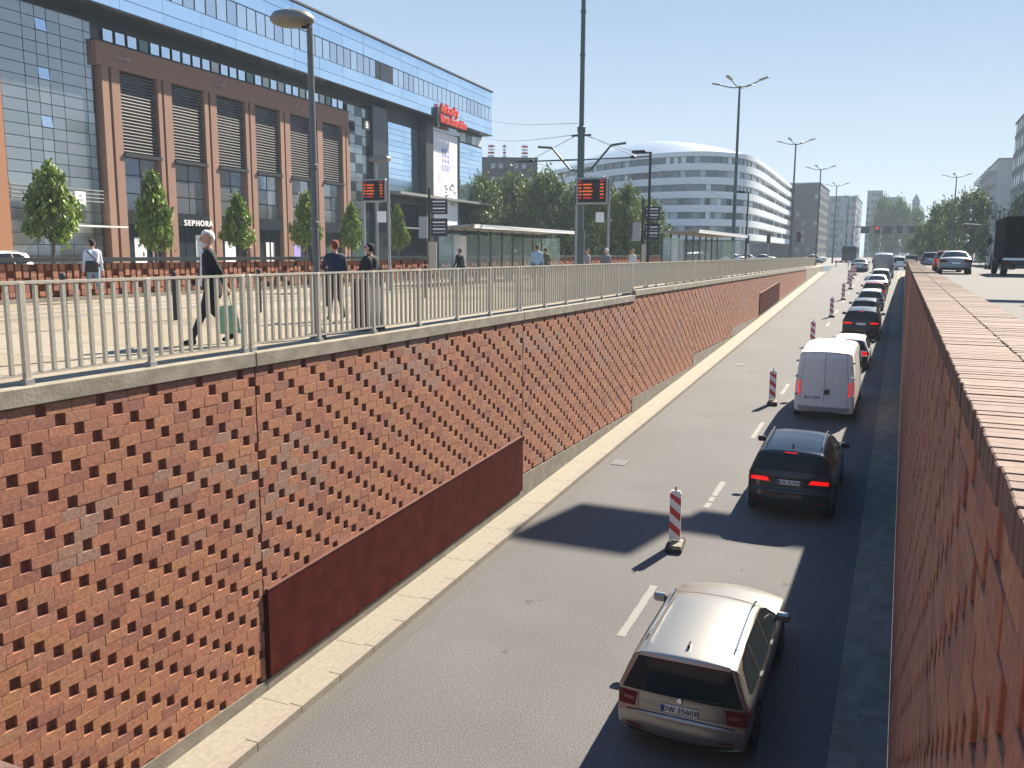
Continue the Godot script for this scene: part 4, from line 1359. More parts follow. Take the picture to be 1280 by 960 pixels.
func beacon(at: Vector3, label: String) -> void:
	var b := thing("traffic_beacon", label, "traffic beacon", at, 0.1, "red and white beacons along the lane line")
	b.rotation.x = 0.0505
	cpart("foot", Vector3(0.03, 0.06, 0.05), Vector3(0.36, 0.12, 0.78), 0.02, mats.rubber, b)
	cpart("foot_top", Vector3(0.06, 0.135, 0.12), Vector3(0.26, 0.035, 0.5), 0.01, mats.concrete, b)
	part("core", Vector3(0, 0.72, 0), Vector3(0.25, 1.1, 0.035), mats.white_paint, b)
	for f in [0.0195, -0.0195]:
		for k in 3:
			var st := begin()
			var y := 0.24 + k * 0.36
			var p := PackedVector2Array([Vector2(-0.122, y + 0.2), Vector2(0.122, y), Vector2(0.122, y + 0.17), Vector2(-0.122, y + 0.37)])
			for i in 4: p[i].y = clampf(p[i].y, 0.175, 1.26)
			polygon_plate(st, p, func(v: Vector2): return Vector3(v.x, v.y, f))
			finish(st, "stripe", mats.red_paint, b)
	part("cap", Vector3(0, 1.29, 0), Vector3(0.19, 0.05, 0.05), mats.white_paint, b)
	pole("warning_light", Vector3(0, 1.31, 0), Vector3(0, 1.42, 0), 0.03, 0.015, mats.rail_paint, b, 8)

func wires() -> void:
	var m: Material = mats.rubber
	var list := [
		[Vector3(-16.5, 5.78, -39.3), Vector3(-16.5, 5.6, -90), "overhead tram wire left of the tram pole", 0.009],
		[Vector3(-11.5, 5.78, -39.3), Vector3(-11.5, 5.6, -100), "overhead tram wire right of the tram pole", 0.009],
		[Vector3(-14.2, 6.9, -39.3), Vector3(-53.2, 16.9, -108.0), "upper span wire from the tram pole to the shopping centre", 0.012],
		[Vector3(-14.2, 5.8, -39.3), Vector3(-53.3, 14.8, -108.3), "lower span wire from the tram pole to the shopping centre", 0.012],
		[Vector3(-14.2, 7.4, -39.3), Vector3(-52.9, 19.4, -107.0), "topmost span wire from the tram pole to the shopping centre", 0.010],
		[Vector3(-16.5, 5.78, -39.3), Vector3(-53.2, 12.6, -106.0), "slanting wire from the left bracket to the shopping centre", 0.009],
		[Vector3(-11.0, 7.6, -62.8), Vector3(-14.0, 6.9, -39.3), "span wire between the tram pole and the nearest tall lamp", 0.010]]
	for l in list:
		var st := begin()
		var a: Vector3 = l[0]
		var b: Vector3 = l[1]
		var prev := a
		for i in 12:
			var t := (i + 1) / 12.0
			var p := a.lerp(b, t) - Vector3(0, 0.5 * sin(t * PI), 0)
			tube(st, prev, p, l[3], l[3], 5, false)
			prev = p
		var o := finish(st, "overhead_wire", m, self)
		tag(o, l[2], "wire", "tram wires")

func gantry() -> void:
	var g := thing("signal_gantry", "dark overhead signal gantry with traffic lights far down the street", "traffic signal", Vector3(0, 0, -205))
	pole("post", Vector3(9.5, 0, 0), Vector3(9.5, 7.4, 0), 0.16, 0.12, mats.tram_pole, g)
	pole("post", Vector3(-10.5, 0, 0), Vector3(-10.5, 7.4, 0), 0.16, 0.12, mats.tram_pole, g)
	part("beam", Vector3(-0.5, 7.3, 0), Vector3(20.2, 0.25, 0.25), mats.tram_pole, g)
	var x := [-8.0, -5.6, -3.6, -1.2, 1.4, 4.4, 6.8]
	for i in x.size():
		var b := cpart("signal_box" if i % 2 else "sign_plate", Vector3(x[i], 6.6, 0.25), Vector3(1.0 if i % 2 else 1.7, 1.35, 0.2), 0.04, mats.black if i % 2 else mats.dark_metal, g)
		if i == 1: part("lit_lamp", Vector3(0, 0.4, 0.12), Vector3(0.5, 0.5, 0.05), mats.brake_light, b)
		elif i % 2: part("lamp", Vector3(0, 0, 0.12), Vector3(0.4, 0.4, 0.05), mats.green_glass, b)
	for i in 3:
		var s := thing("traffic_signal", ["traffic signal with black head beside the far left cars", "traffic signal with black head before the narrow dark block", "traffic signal with black head near the ramp's top"][i], "traffic signal", Vector3([-21.5, -17.5, -12.4][i], 0, [-135.0, -128.0, -118.0][i]), 0.0, "signals at the far crossing")
		pole("post", Vector3.ZERO, Vector3(0, 3.4, 0), 0.06, 0.06, mats.galvanised, s)
		cpart("head", Vector3(0, 3.6, 0.1), Vector3(0.5, 1.3, 0.35), 0.04, mats.black, s)
		for k in 3: part("lens", Vector3(0, 3.98 - k * 0.38, 0.28), Vector3(0.24, 0.24, 0.02), mats.dark_metal if k else mats.tail_lamp, s)
	# light-coloured arm of a signal by the right-hand road
	var a := thing("long_traffic_signal", "long pale signal arm reaching over the upper road before the right-hand trees", "traffic signal", Vector3(15.0, 0, -150))
	pole("post", Vector3.ZERO, Vector3(0, 5.8, 0), 0.12, 0.10, mats.galvanised, a)
	pole("arm", Vector3(0, 5.7, 0), Vector3(-7.0, 6.1, 0), 0.08, 0.05, mats.galvanised, a)

# a tall mast sign standing right of the upper road, outside the picture; its shadow falls on the ramp
func sign_mast() -> void:
	var s := thing("sign_mast", "tall roadside mast with a cantilevered board, right of the upper road", "sign", Vector3(9.0, 0.3, -45.7))
	pole("mast", Vector3.ZERO, Vector3(0, 20.0, 0), 0.3, 0.2, mats.tram_pole, s, 14)
	part("beam", Vector3(-3.2, 17.7, 0), Vector3(6.3, 1.15, 0.4), mats.grey_paint, s)
	cpart("board", Vector3(-7.7, 18.75, 0), Vector3(2.95, 2.4, 0.3), 0.05, mats.grey_paint, s)

# ---------------------------------------------------------------- vehicles: rear at z = 0, driving towards -z
var shapes := {}

func car_shape(kind: String) -> Dictionary:
	if shapes.has(kind): return shapes[kind]
	var d := {}
	var estate := [[.35, .26, .06], [.08, .30, .10], [.0, .46, .12], [.02, .64, .11], [.075, .72, .10], [.09, .86, .09], [.13, 1.0, .08], [.30, 1.37, .05], [.40, 1.43, .045], [.95, 1.468, .05], [1.7, 1.48, .05], [2.45, 1.435, .05], [3.2, 1.05, .10], [3.45, .99, .07], [4.1, .90, .08], [4.48, .77, .14], [4.66, .62, .22], [4.68, .45, .22], [4.6, .28, .16], [4.3, .24, .05], [2.3, .22, .0]]
	var side := [[.47, 1.05], [.60, 1.28], [.78, 1.375], [1.2, 1.395], [2.3, 1.375], [2.62, 1.27], [2.98, 1.06], [3.0, .985], [1.7, .955], [.62, .985]]
	match kind:
		"estate":
			d = {"L": 4.69, "hw": .905, "belt": .93, "tum": .44, "sx": 1.0, "sy": 1.0, "path": estate, "side": side, "R": .33, "axles": [.98, 3.66], "rear_glass": [5.72, 7.1], "wind": [11.05, 12.0]}
		"hatch":
			d = {"L": 4.2, "hw": .885, "belt": .93, "tum": .46, "sx": .896, "sy": 1.0, "path": estate, "side": side, "R": .32, "axles": [.78, 3.36], "rear_glass": [5.85, 7.1], "wind": [11.05, 12.0]}
		"suv":
			d = {"L": 5.05, "hw": .985, "belt": 1.08, "tum": .42, "sx": 1.077, "sy": 1.165, "path": estate, "side": side, "R": .385, "axles": [1.02, 4.02], "rear_glass": [6.15, 7.1], "wind": [11.05, 12.0]}
		"sedan":
			d = {"L": 4.7, "hw": .905, "belt": .94, "tum": .62, "sx": 1.0, "sy": 1.0, "R": .33, "axles": [1.0, 3.7], "rear_glass": [7.0, 8.0], "wind": [10.05, 11.0],
				"path": [[.35, .26, .06], [.08, .30, .10], [.0, .46, .14], [.03, .66, .13], [.06, .86, .10], [.12, 1.0, .07], [.5, 1.05, .05], [.72, 1.07, .05], [1.45, 1.38, .05], [2.0, 1.45, .05], [2.5, 1.43, .05], [3.25, 1.03, .10], [3.5, .98, .07], [4.15, .89, .08], [4.5, .76, .14], [4.67, .62, .22], [4.69, .45, .22], [4.6, .28, .16], [4.3, .24, .05], [2.3, .22, .0]],
				"side": [[.95, 1.02], [1.5, 1.33], [2.0, 1.385], [2.4, 1.37], [2.98, 1.06], [3.02, .985], [1.7, .96]]}
		"van":
			d = {"L": 5.4, "hw": 1.02, "belt": 1.15, "tum": .11, "sx": 1.0, "sy": 1.0, "R": .34, "axles": [.95, 4.4], "rear_glass": [], "wind": [9.1, 10.0],
				"path": [[.3, .34, .03], [.05, .36, .05], [.0, .5, .06], [.0, .62, .05], [.03, 1.1, .05], [.06, 2.1, .06], [.11, 2.40, .06], [.3, 2.50, .05], [2.2, 2.54, .06], [4.0, 2.36, .08], [4.78, 1.50, .12], [5.1, 1.24, .12], [5.33, .98, .18], [5.4, .6, .22], [5.3, .32, .14], [5.0, .28, .04], [2.6, .28, .0]],
				"side": [[3.55, 1.42], [3.55, 2.02], [4.08, 2.02], [4.62, 1.46], [4.6, 1.30]]}
	shapes[kind] = d
	var sub := 4
	var pts: Array = d.path
	var n := pts.size()
	var P: Array = []
	for i in n:
		var v := []
		for k in 4:
			var e: Array = pts[(i - 1 + k + n) % n]
			v.append(Vector3(e[0] * d.sx, e[1] * d.sy, e[2]))
		for k in sub:
			P.append((v[1] as Vector3).cubic_interpolate(v[2], v[0], v[3], float(k) / sub))
	d["P"] = P
	d["sub"] = sub
	d["r"] = 0.055 if kind != "van" else 0.11
	return d

func half(d: Dictionary, s: float, y: float) -> float:
	var b: float = d.hw
	var belt: float = d.belt
	if s < 0.6: b *= 1.0 - 0.05 * pow((0.6 - s) / 0.6, 2)
	var f: float = d.L - 0.95
	if s > f: b *= 1.0 - 0.13 * pow((s - f) / 0.95, 2)
	if y > belt: b -= (y - belt) * d.tum
	elif y > 0.75: b -= (y - 0.75) * 0.05
	if y < 0.5: b -= (0.5 - y) * 0.14
	return b

func shell_point(d: Dictionary, k: float, t: float, off := 0.0) -> Vector3:
	var P: Array = d.P
	var n := P.size()
	var i := int(floor(k))
	var fr := k - i
	var p0: Vector3 = P[(i + n) % n]
	var p1: Vector3 = P[(i + 1) % n]
	var p := p0.lerp(p1, fr)
	var ta := ((P[(i + 1) % n] as Vector3) - (P[(i - 1 + n) % n] as Vector3))
	var tb := ((P[(i + 2) % n] as Vector3) - (P[i % n] as Vector3))
	var tg := Vector2(ta.x, ta.y).normalized().lerp(Vector2(tb.x, tb.y).normalized(), fr).normalized()
	var inw := Vector2(tg.y, -tg.x)
	var e := Vector2(p.x, p.y) + inw * p.z
	var xe := half(d, e.x, e.y) - float(d.r)
	var c := Vector2(p.x, p.y) + inw * (p.z * pow(absf(t), 2.4) - off)
	return Vector3(t * xe, c.y, -c.x)

func shell_mesh(kind: String) -> ArrayMesh:
	var d := car_shape(kind)
	if d.has("mesh"): return d.mesh
	var st := SurfaceTool.new()
	st.begin(Mesh.PRIMITIVE_TRIANGLES)
	st.set_smooth_group(0)
	var P: Array = d.P
	var n := P.size()
	var ts := [-1.0, -0.93, -0.8, -0.55, -0.25, 0.0, 0.25, 0.55, 0.8, 0.93, 1.0]
	var fr := [0.0, 0.02, 0.05, 0.1, 0.18, 0.3, 0.5, 0.75, 1.0]
	var L: float = d.L
	var ysp: float = 0.58 * float(d.sy)
	var rr: float = d.r
	for i in n:
		for j in ts.size() - 1:
			q(st, shell_point(d, i, ts[j]), shell_point(d, i + 1, ts[j]), shell_point(d, i + 1, ts[j + 1]), shell_point(d, i, ts[j + 1]))
		var g := []
		for k in [i, i + 1]:
			var e := shell_point(d, k, 1.0)
			var es := Vector2(-e.z, e.y)
			var sp := Vector2(clampf(es.x, 0.75, L - 0.9), ysp)
			var row := []
			for f in fr:
				var p := es.lerp(sp, f)
				var dist := es.distance_to(p)
				var u := 1.0 - minf(dist / rr, 1.0)
				row.append(Vector3(half(d, p.x, p.y) - rr * (1.0 - sqrt(1.0 - u * u)), p.y, -p.x))
			g.append(row)
		for f in fr.size() - 1:
			var a: Vector3 = g[0][f]; var b: Vector3 = g[1][f]; var c: Vector3 = g[1][f + 1]; var e: Vector3 = g[0][f + 1]
			q(st, a, b, c, e)
			var mx := Vector3(-1, 1, 1)
			q(st, a * mx, e * mx, c * mx, b * mx)
	st.generate_normals()
	d["mesh"] = st.commit()
	return d.mesh

func shell_patch(called: String, d: Dictionary, k0: float, k1: float, a0: float, a1: float, b0: float, b1: float, off: float, m: Material, parent: Node3D) -> MeshInstance3D:
	# patch between control points k0..k1; across from a0..a1 at k0 and b0..b1 at k1
	var st := begin()
	st.set_smooth_group(0)
	var nk := 6
	var nt := 8
	var sub: float = d.sub
	for i in nk:
		for j in nt:
			var quad := []
			for e in [[i, j], [i + 1, j], [i + 1, j + 1], [i, j + 1]]:
				var u: float = float(e[0]) / nk
				var v: float = float(e[1]) / nt
				quad.append(shell_point(d, lerpf(k0, k1, u) * sub, lerpf(lerpf(a0, a1, v), lerpf(b0, b1, v), u), off))
			q(st, quad[0], quad[1], quad[2], quad[3])
	return finish(st, called, m, parent)

func side_patch(called: String, d: Dictionary, pts: Array, sgn: float, off: float, m: Material, parent: Node3D, scaled := true) -> MeshInstance3D:
	var p := PackedVector2Array()
	for e in pts: p.append(Vector2(e[0] * (d.sx if scaled else 1.0), e[1] * (d.sy if scaled else 1.0)))
	var st := begin()
	polygon_plate(st, p, func(v: Vector2): return Vector3(sgn * (half(d, v.x, v.y) + off), v.y, -v.x))
	return finish(st, called, m, parent)

# a patch that wraps from the shell's edge round onto the side
func corner_patch(called: String, d: Dictionary, k0: float, k1: float, sgn: float, depth: float, off: float, m: Material, parent: Node3D) -> MeshInstance3D:
	var st := begin()
	st.set_smooth_group(0)
	var sub: float = d.sub
	var rr: float = d.r
	var L: float = d.L
	var g := []
	for i in 7:
		var k := lerpf(k0, k1, i / 6.0) * sub
		var e := shell_point(d, k, 1.0)
		var es := Vector2(-e.z, e.y)
		var sp := Vector2(clampf(es.x, 0.75, L - 0.9), lerpf(es.y, 0.58 * float(d.sy), 0.25))
		var dir := (sp - es).normalized()
		var row := []
		for j in 9:
			var dist := depth * pow(j / 8.0, 1.6) * (1.0 - 0.35 * absf(i / 3.0 - 1.0) * j / 8.0)
			var p := es + dir * dist
			var u := 1.0 - minf(dist / rr, 1.0)
			row.append(Vector3(sgn * (half(d, p.x, p.y) - rr * (1.0 - sqrt(1.0 - u * u)) + off), p.y, -p.x + off * u))
		g.append(row)
	for i in 6:
		for j in 8:
			q(st, g[i][j], g[i + 1][j], g[i + 1][j + 1], g[i][j + 1])
	return finish(st, called, m, parent)

func grow(pts: Array, by: float) -> Array:
	var c := Vector2.ZERO
	for e in pts: c += Vector2(e[0], e[1])
	c /= pts.size()
	var out := []
	for e in pts:
		var v := Vector2(e[0], e[1]) - c
		out.append([c.x + v.x + signf(v.x) * by, c.y + v.y + signf(v.y) * by])
	return out

func paint(key: String, r: float, g: float, b: float, metal := 0.25, rough := 0.32) -> StandardMaterial3D:
	var m := mat("paint_" + key, lin(r, g, b), rough, metal)
	m.clearcoat_enabled = true
	m.clearcoat = 0.5
	m.metallic_specular = 0.35
	m.clearcoat_roughness = 0.06
	return m

func vehicle(called: String, kind: String, label: String, category: String, at: Vector3, turn: float, pitch: float, pm: Material, group: String, plate := "", lit := false, chrome := true) -> Node3D:
	var v := thing(called, label, category, at, turn, group)
	v.rotation = Vector3(pitch, turn, 0)
	var d := car_shape(kind)
	var body := MeshInstance3D.new()
	body.mesh = shell_mesh(kind)
	body.material_override = pm
	put(body, "body", v)
	var sy: float = d.sy
	var R: float = d.R
	var sub: float = d.sub
	if kind != "van":
		var rg: Array = d.rear_glass
		shell_patch("rear_window", d, rg[0], rg[1], -1.0, 1.0, -0.97, 0.97, 0.006, mats.car_glass, v)
		shell_patch("windscreen", d, d.wind[0], d.wind[1], -0.94, 0.94, -0.98, 0.98, 0.006, mats.car_glass, v)
	else:
		shell_patch("windscreen", d, d.wind[0], d.wind[1], -0.92, 0.92, -0.97, 0.97, 0.006, mats.car_glass, v)
	for s in [-1.0, 1.0]:
		if chrome: side_patch("window_trim", d, grow(d.side, 0.022), s, 0.003, mats.chrome if kind != "van" else mats.black, v)
		side_patch("side_window", d, d.side, s, 0.008, mats.car_glass, v)
		for ax in d.axles:
			var arch := begin()
			tube(arch, Vector3(s * (half(d, ax, R) - 0.1), R, -ax), Vector3(s * (half(d, ax, 0.5) + 0.004), R + 0.01, -ax), R * 1.16, R * 1.16, 24)
			finish(arch, "wheel_arch", mats.black, v)
			var x0: float = s * (half(d, ax, 0.5) + 0.008)
			var wh := lathe("wheel", Vector3(x0, R, -ax), Vector3(-s, 0, 0), [[R * 0.62, 0.0], [R * 0.93, 0.0], [R, 0.03], [R, 0.2], [R * 0.9, 0.22], [0.0, 0.22]], mats.rubber, v, 24)
			lathe("rim", Vector3(x0, R, -ax), Vector3(-s, 0, 0), [[R * 0.66, -0.004], [R * 0.6, 0.03], [R * 0.2, 0.01], [0.0, 0.0]], mats.alloy, wh, 20)
		# mirrors
		var ms: float = d.side[-3][0] if kind == "sedan" else 2.92
		if kind == "van": ms = 4.5
		ms *= d.sx
		var my: float = (1.04 if kind != "van" else 1.55) * sy
		cpart("mirror", Vector3(s * (half(d, ms, my) + 0.14), my, -ms), Vector3(0.22, 0.15 if kind != "van" else 0.32, 0.12), 0.035, pm if kind != "van" and not lit else mats.black, v)
		# handles
		for hs in [1.35, 2.35]:
			if kind == "van": hs = 3.4
			cpart("door_handle", Vector3(s * (half(d, hs * d.sx, 0.86 * sy) + 0.012), 0.86 * sy, -hs * d.sx), Vector3(0.03, 0.03, 0.17), 0.008, mats.chrome if chrome else pm, v)
		for gs in ([1.12, 1.98, 3.05] if kind != "van" else [2.6, 3.45]):
			side_patch("door_gap", d, [[gs, .34], [gs + .012, .34], [gs + .012, .94], [gs, .94]], s, 0.003, mats.black, v)
		if kind != "van":
			for gs in [1.16, 2.0]:
				side_patch("pillar", d, [[gs - .03, .965], [gs + .03, .965], [gs + .03, 1.385], [gs - .03, 1.385]], s, 0.012, mats.black, v)
		part("sill_strip", Vector3(s * (half(d, d.L * 0.5, 0.32) - 0.002), 0.31, -d.L * 0.5), Vector3(0.02, 0.1, d.L * 0.42), mats.black, v)
	# rear end
	var tail: Material = mats.brake_light if lit else mats.tail_lamp
	match kind:
		"estate", "hatch", "suv":
			for s in [-1.0, 1.0]:
				shell_patch("tail_lamp", d, 3.95 if kind != "suv" else 4.75, 5.45, s * (0.76 if kind != "suv" else 0.5), s * 1.0, s * (0.72 if kind != "suv" else 0.58), s * 1.0, 0.008, tail, v)
				corner_patch("tail_lamp", d, 3.95 if kind != "suv" else 4.75, 5.45, s, 0.26, 0.007, mats.tail_lamp, v)
				shell_patch("reflector", d, 1.75, 1.95, s * 0.62, s * 0.9, s * 0.62, s * 0.9, 0.006, mats.tail_lamp, v)
			shell_patch("bumper_insert", d, 0.6, 1.5, -0.86, 0.86, -0.93, 0.93, 0.005, mats.black, v)
			shell_patch("bumper_ledge", d, 3.55, 3.75, -0.9, 0.9, -0.9, 0.9, 0.006, mats.black, v)
			var lip := shell_patch("roof_spoiler", d, 7.0, 7.9, -0.96, 0.96, -0.98, 0.98, 0.03, pm, v)
			lip.name = "roof_spoiler"
			# shut lines of the tailgate, light bar inside the lamps
			for s in [-1.0, 1.0]:
				shell_patch("tailgate_gap", d, 3.8, 5.7, s * 0.70, s * 0.708, s * 0.70, s * 0.708, 0.004, mats.black, v)
				if kind != "suv": shell_patch("lamp_bar", d, 4.45, 4.75, s * 0.80, s * 0.97, s * 0.78, s * 0.97, 0.011, mats.lamp_clear, v)
				shell_patch("roof_groove", d, 7.9, 11.0, s * 0.90, s * 0.912, s * 0.90, s * 0.912, 0.004, mats.black, v)
			var wp := begin()
			tube(wp, shell_point(d, (float(d.rear_glass[0]) + 0.06) * sub, 0.03, 0.02), shell_point(d, (float(d.rear_glass[0]) + 0.2) * sub, 0.66, 0.02), 0.012, 0.008, 6)
			finish(wp, "wiper", mats.black, v)
			for s in [-1.0, 1.0]:
				var rl := begin()
				var prev := shell_point(d, 8.7 * sub, s * 0.97, 0.05)
				for k in 10:
					var nx := shell_point(d, (8.7 + 0.23 * (k + 1)) * sub, s * 0.97, 0.055)
					tube(rl, prev, nx, 0.018, 0.018, 6)
					prev = nx
				finish(rl, "roof_rail", mats.chrome if chrome else mats.black, v)
			if lit:
				shell_patch("brake_bar", d, 7.15, 7.3, -0.2, 0.2, -0.2, 0.2, 0.036, mats.brake_light, v)
		"sedan":
			for s in [-1.0, 1.0]:
				shell_patch("tail_lamp", d, 3.4, 4.3, s * 0.55, s * 1.0, s * 0.6, s * 1.0, 0.008, tail, v)
				corner_patch("tail_lamp", d, 3.4, 4.3, s, 0.26, 0.007, mats.tail_lamp, v)
			shell_patch("bumper_insert", d, 0.6, 1.5, -0.86, 0.86, -0.93, 0.93, 0.005, mats.black, v)
		"van":
			for s in [-1.0, 1.0]:
				shell_patch("tail_lamp", d, 3.75, 4.35, s * 0.94, s * 1.0, s * 0.94, s * 1.0, 0.012, tail, v)
				side_patch("tail_lamp", d, [[.10, 1.0], [.10, 1.42], [.22, 1.42], [.22, 1.0]], s, 0.006, tail, v)
				for hy in [0.95, 1.6, 2.15]:
					part("hinge", Vector3(s * 0.93, hy, 0.0), Vector3(0.09, 0.07, 0.05), mats.grey_paint, v)
				shell_patch("door_edge", d, 3.3, 6.0, s * 0.905, s * 0.925, s * 0.905, s * 0.925, 0.004, mats.grey_paint, v)
				side_patch("rubbing_strip", d, [[.5, .78], [.5, .9], [4.2, .9], [4.2, .78]], s, 0.012, mats.grey_paint, v)
			shell_patch("door_seam", d, 3.3, 6.1, -0.008, 0.008, -0.008, 0.008, 0.004, mats.black, v)
			part("door_handle", Vector3(0.09, 1.08, 0.005), Vector3(0.15, 0.17, 0.05), mats.black, v)
			shell_patch("bumper", d, 1.1, 2.6, -0.98, 0.98, -0.98, 0.98, 0.03, mats.grey_paint, v)
			shell_patch("door_recess", d, 4.35, 4.95, -0.85, -0.08, -0.85, -0.08, 0.003, pm, v)
			shell_patch("door_recess", d, 4.35, 4.95, 0.08, 0.85, 0.08, 0.85, 0.003, pm, v)
	# number plates
	var pk: float = {"estate": 4.5, "hatch": 4.5, "suv": 4.8, "sedan": 3.1, "van": 3.62}[kind]
	var pt: float = -0.45 if kind == "van" else 0.0
	var c := shell_point(d, pk * sub, pt, 0.012)
	var up := (shell_point(d, pk * sub + 0.6, pt, 0.012) - shell_point(d, pk * sub - 0.6, pt, 0.012)).normalized()
	var tb := Basis(Vector3.RIGHT, up, Vector3.RIGHT.cross(up))
	var np := cpart("number_plate", c, Vector3(0.52, 0.114, 0.014), 0.004, mats.white_paint, v, tb)
	part("plate_band", Vector3(-0.235, 0, 0.0085), Vector3(0.04, 0.104, 0.003), mat("plate_blue", lin(.02, .06, .35), 0.5), np)
	if plate:
		words(plate, Vector3(0.02, 0.0, 0.009), 0.075, mats.black, np, Basis.IDENTITY, 0.003, "plate_lettering", 600)
	var fin_k: float = {"estate": 8.5, "hatch": 8.5, "suv": 8.6, "sedan": 8.5, "van": 8.9}[kind]
	cpart("aerial", shell_point(d, fin_k * sub, 0.0, 0.03), Vector3(0.035, 0.055, 0.15), 0.014, mats.black, v)
	var fk: float = {"estate": 15.0, "hatch": 15.0, "suv": 15.0, "sedan": 14.0, "van": 12.0}[kind]
	for s in [-1.0, 1.0]:
		shell_patch("headlamp", d, fk, fk + 0.7, s * 0.55, s * 0.97, s * 0.6, s * 0.97, 0.006, mats.lamp_glass, v)
	return v

func build_vehicles() -> void:
	var silver := paint("silver", .335, .318, .29, 0.8, 0.34)
	var navy := paint("navy", .012, .016, .024, 0.3, 0.25)
	var white := paint("white", .74, .74, .72, 0.0, 0.4)
	var black := paint("black", .010, .011, .012, 0.2, 0.25)
	var dark := paint("dark_grey", .045, .05, .055, 0.4, 0.3)
	var red := paint("red", .16, .016, .02, 0.2, 0.3)
	var grey := paint("grey", .20, .215, .24, 0.5, 0.3)
	var pale := paint("pale", .52, .54, .56, 0.45, 0.3)
	var slope := 0.0505
	var qg := "cars queueing in the right lane"
	var e := vehicle("estate_car", "estate", "silver beige estate car nearest the camera in the right lane", "car", Vector3(-2.37, road_y(-11.0), -10.95), 0.0, slope, silver, qg, "DW 3560R")
	var d := car_shape("estate")
	var em := lathe("emblem", shell_point(d, 5.42 * 4.0, 0.0, 0.012), Vector3(0, 0.12, 1), [[0.0, 0.012], [0.03, 0.01], [0.042, 0.004], [0.045, 0.0]], mats.chrome, e, 16)
	em.set_meta("label", "small round chrome emblem under the rear window")
	vehicle("suv_car", "suv", "black SUV behind the white van, its sunlit roof blue with sky", "car", Vector3(-2.16, road_y(-21.3), -21.2), 0.0, slope, navy, qg, "DW 4U951", true)
	vehicle("delivery_van", "van", "tall white delivery van with closed rear doors", "van", Vector3(-2.24, road_y(-32.0), -32.0), 0.0, slope, white, qg, "DTR 46WA", true)
	var list := [
		["hatchback", "hatch", "white hatchback half hidden ahead of the van", -2.05, -42.6, "white", true],
		["suv_car", "suv", "black SUV just ahead of the half hidden white hatchback", -1.95, -52.3, "black", true],
		["hatchback", "hatch", "dark hatchback two places ahead of the van", -2.1, -60.5, "dark_grey", false],
		["hatchback", "hatch", "pale silver hatchback in the middle of the queue", -2.0, -67.6, "pale", false],
		["hatchback", "hatch", "dark red hatchback ahead of the pale silver one", -2.0, -74.6, "red", true],
		["sedan_car", "sedan", "pale saloon ahead of the dark red hatchback", -2.0, -82.0, "pale", false],
		["hatchback", "hatch", "white hatchback near the front of the queue", -1.9, -90.0, "white", false],
		["delivery_van", "van", "grey van at the head of the queue", -1.9, -98.5, "grey", false],
		["sedan_car", "sedan", "grey saloon left of the grey van at the ramp's top", -4.6, -108.0, "grey", false],
		["hatchback", "hatch", "white hatchback beyond the grey van at the ramp's top", -0.6, -112.0, "white", false]]
	for l in list:
		vehicle(l[0], l[1], l[2], "van" if l[1] == "van" else "car", Vector3(l[3], road_y(l[4]), l[4]), 0.0, slope if l[4] > -104.0 else 0.01, mats["paint_" + l[5]], qg, "", l[6], false)
	var ug := "cars on the upper road"
	vehicle("sedan_car", "sedan", "grey saloon on the upper road, just above the coping", "car", Vector3(2.95, 0.3, -60.5), 0.0, 0.0, grey, ug, "", false, false)
	vehicle("hatchback", "hatch", "red hatchback on the upper road ahead of the grey saloon", "car", Vector3(2.85, 0.3, -68.5), 0.0, 0.0, paint("bright_red", .42, .03, .03), ug, "", true, false)
	vehicle("hatchback", "hatch", "blue grey hatchback left of the red one on the upper road", "car", Vector3(2.4, 0.25, -92.0), 0.0, 0.0, grey, ug, "", false, false)
	vehicle("suv_car", "suv", "dark SUV beside the truck on the upper road", "car", Vector3(7.6, 0.3, -84.0), 0.0, 0.0, dark, ug, "", false, false)
	for i in 4:
		vehicle("hatchback", "hatch", ["pale hatchback at the far junction, left of the coping's end", "dark hatchback at the far junction by the coping's end", "white hatchback at the far junction right of the coping's end", "grey hatchback waiting farthest down the street"][i], "car", Vector3([-1.2, 1.0, 3.2, -3.6][i], -0.06, [-132.0, -138.0, -140.0, -150.0][i]), 0.0, 0.0, [pale, dark, white, grey][i], "cars at the far junction", "", false, false)
	for i in 4:
		vehicle("sedan_car", "sedan", ["white saloon at the crossing before the narrow dark block", "pale saloon at the crossing left of the traffic signals", "dark saloon at the crossing beside the white saloon", "white saloon crossing left of the blue bus"][i], "car", Vector3([-22.5, -19.0, -26.0, -12.0][i], -0.066, [-141.0, -148.0, -150.0, -158.0][i]), [1.2, 1.4, -1.3, 1.35][i], 0.0, [white, pale, dark, white][i], "cars at the crossing", "", false, false)
	vehicle("parked_car", "hatch", "white parked car whose roof shows over the parapet at the left edge", "car", Vector3(-33.0, -0.06, -24.9), PI, 0.0, white, "", "", false, false)
	truck()
	bus()

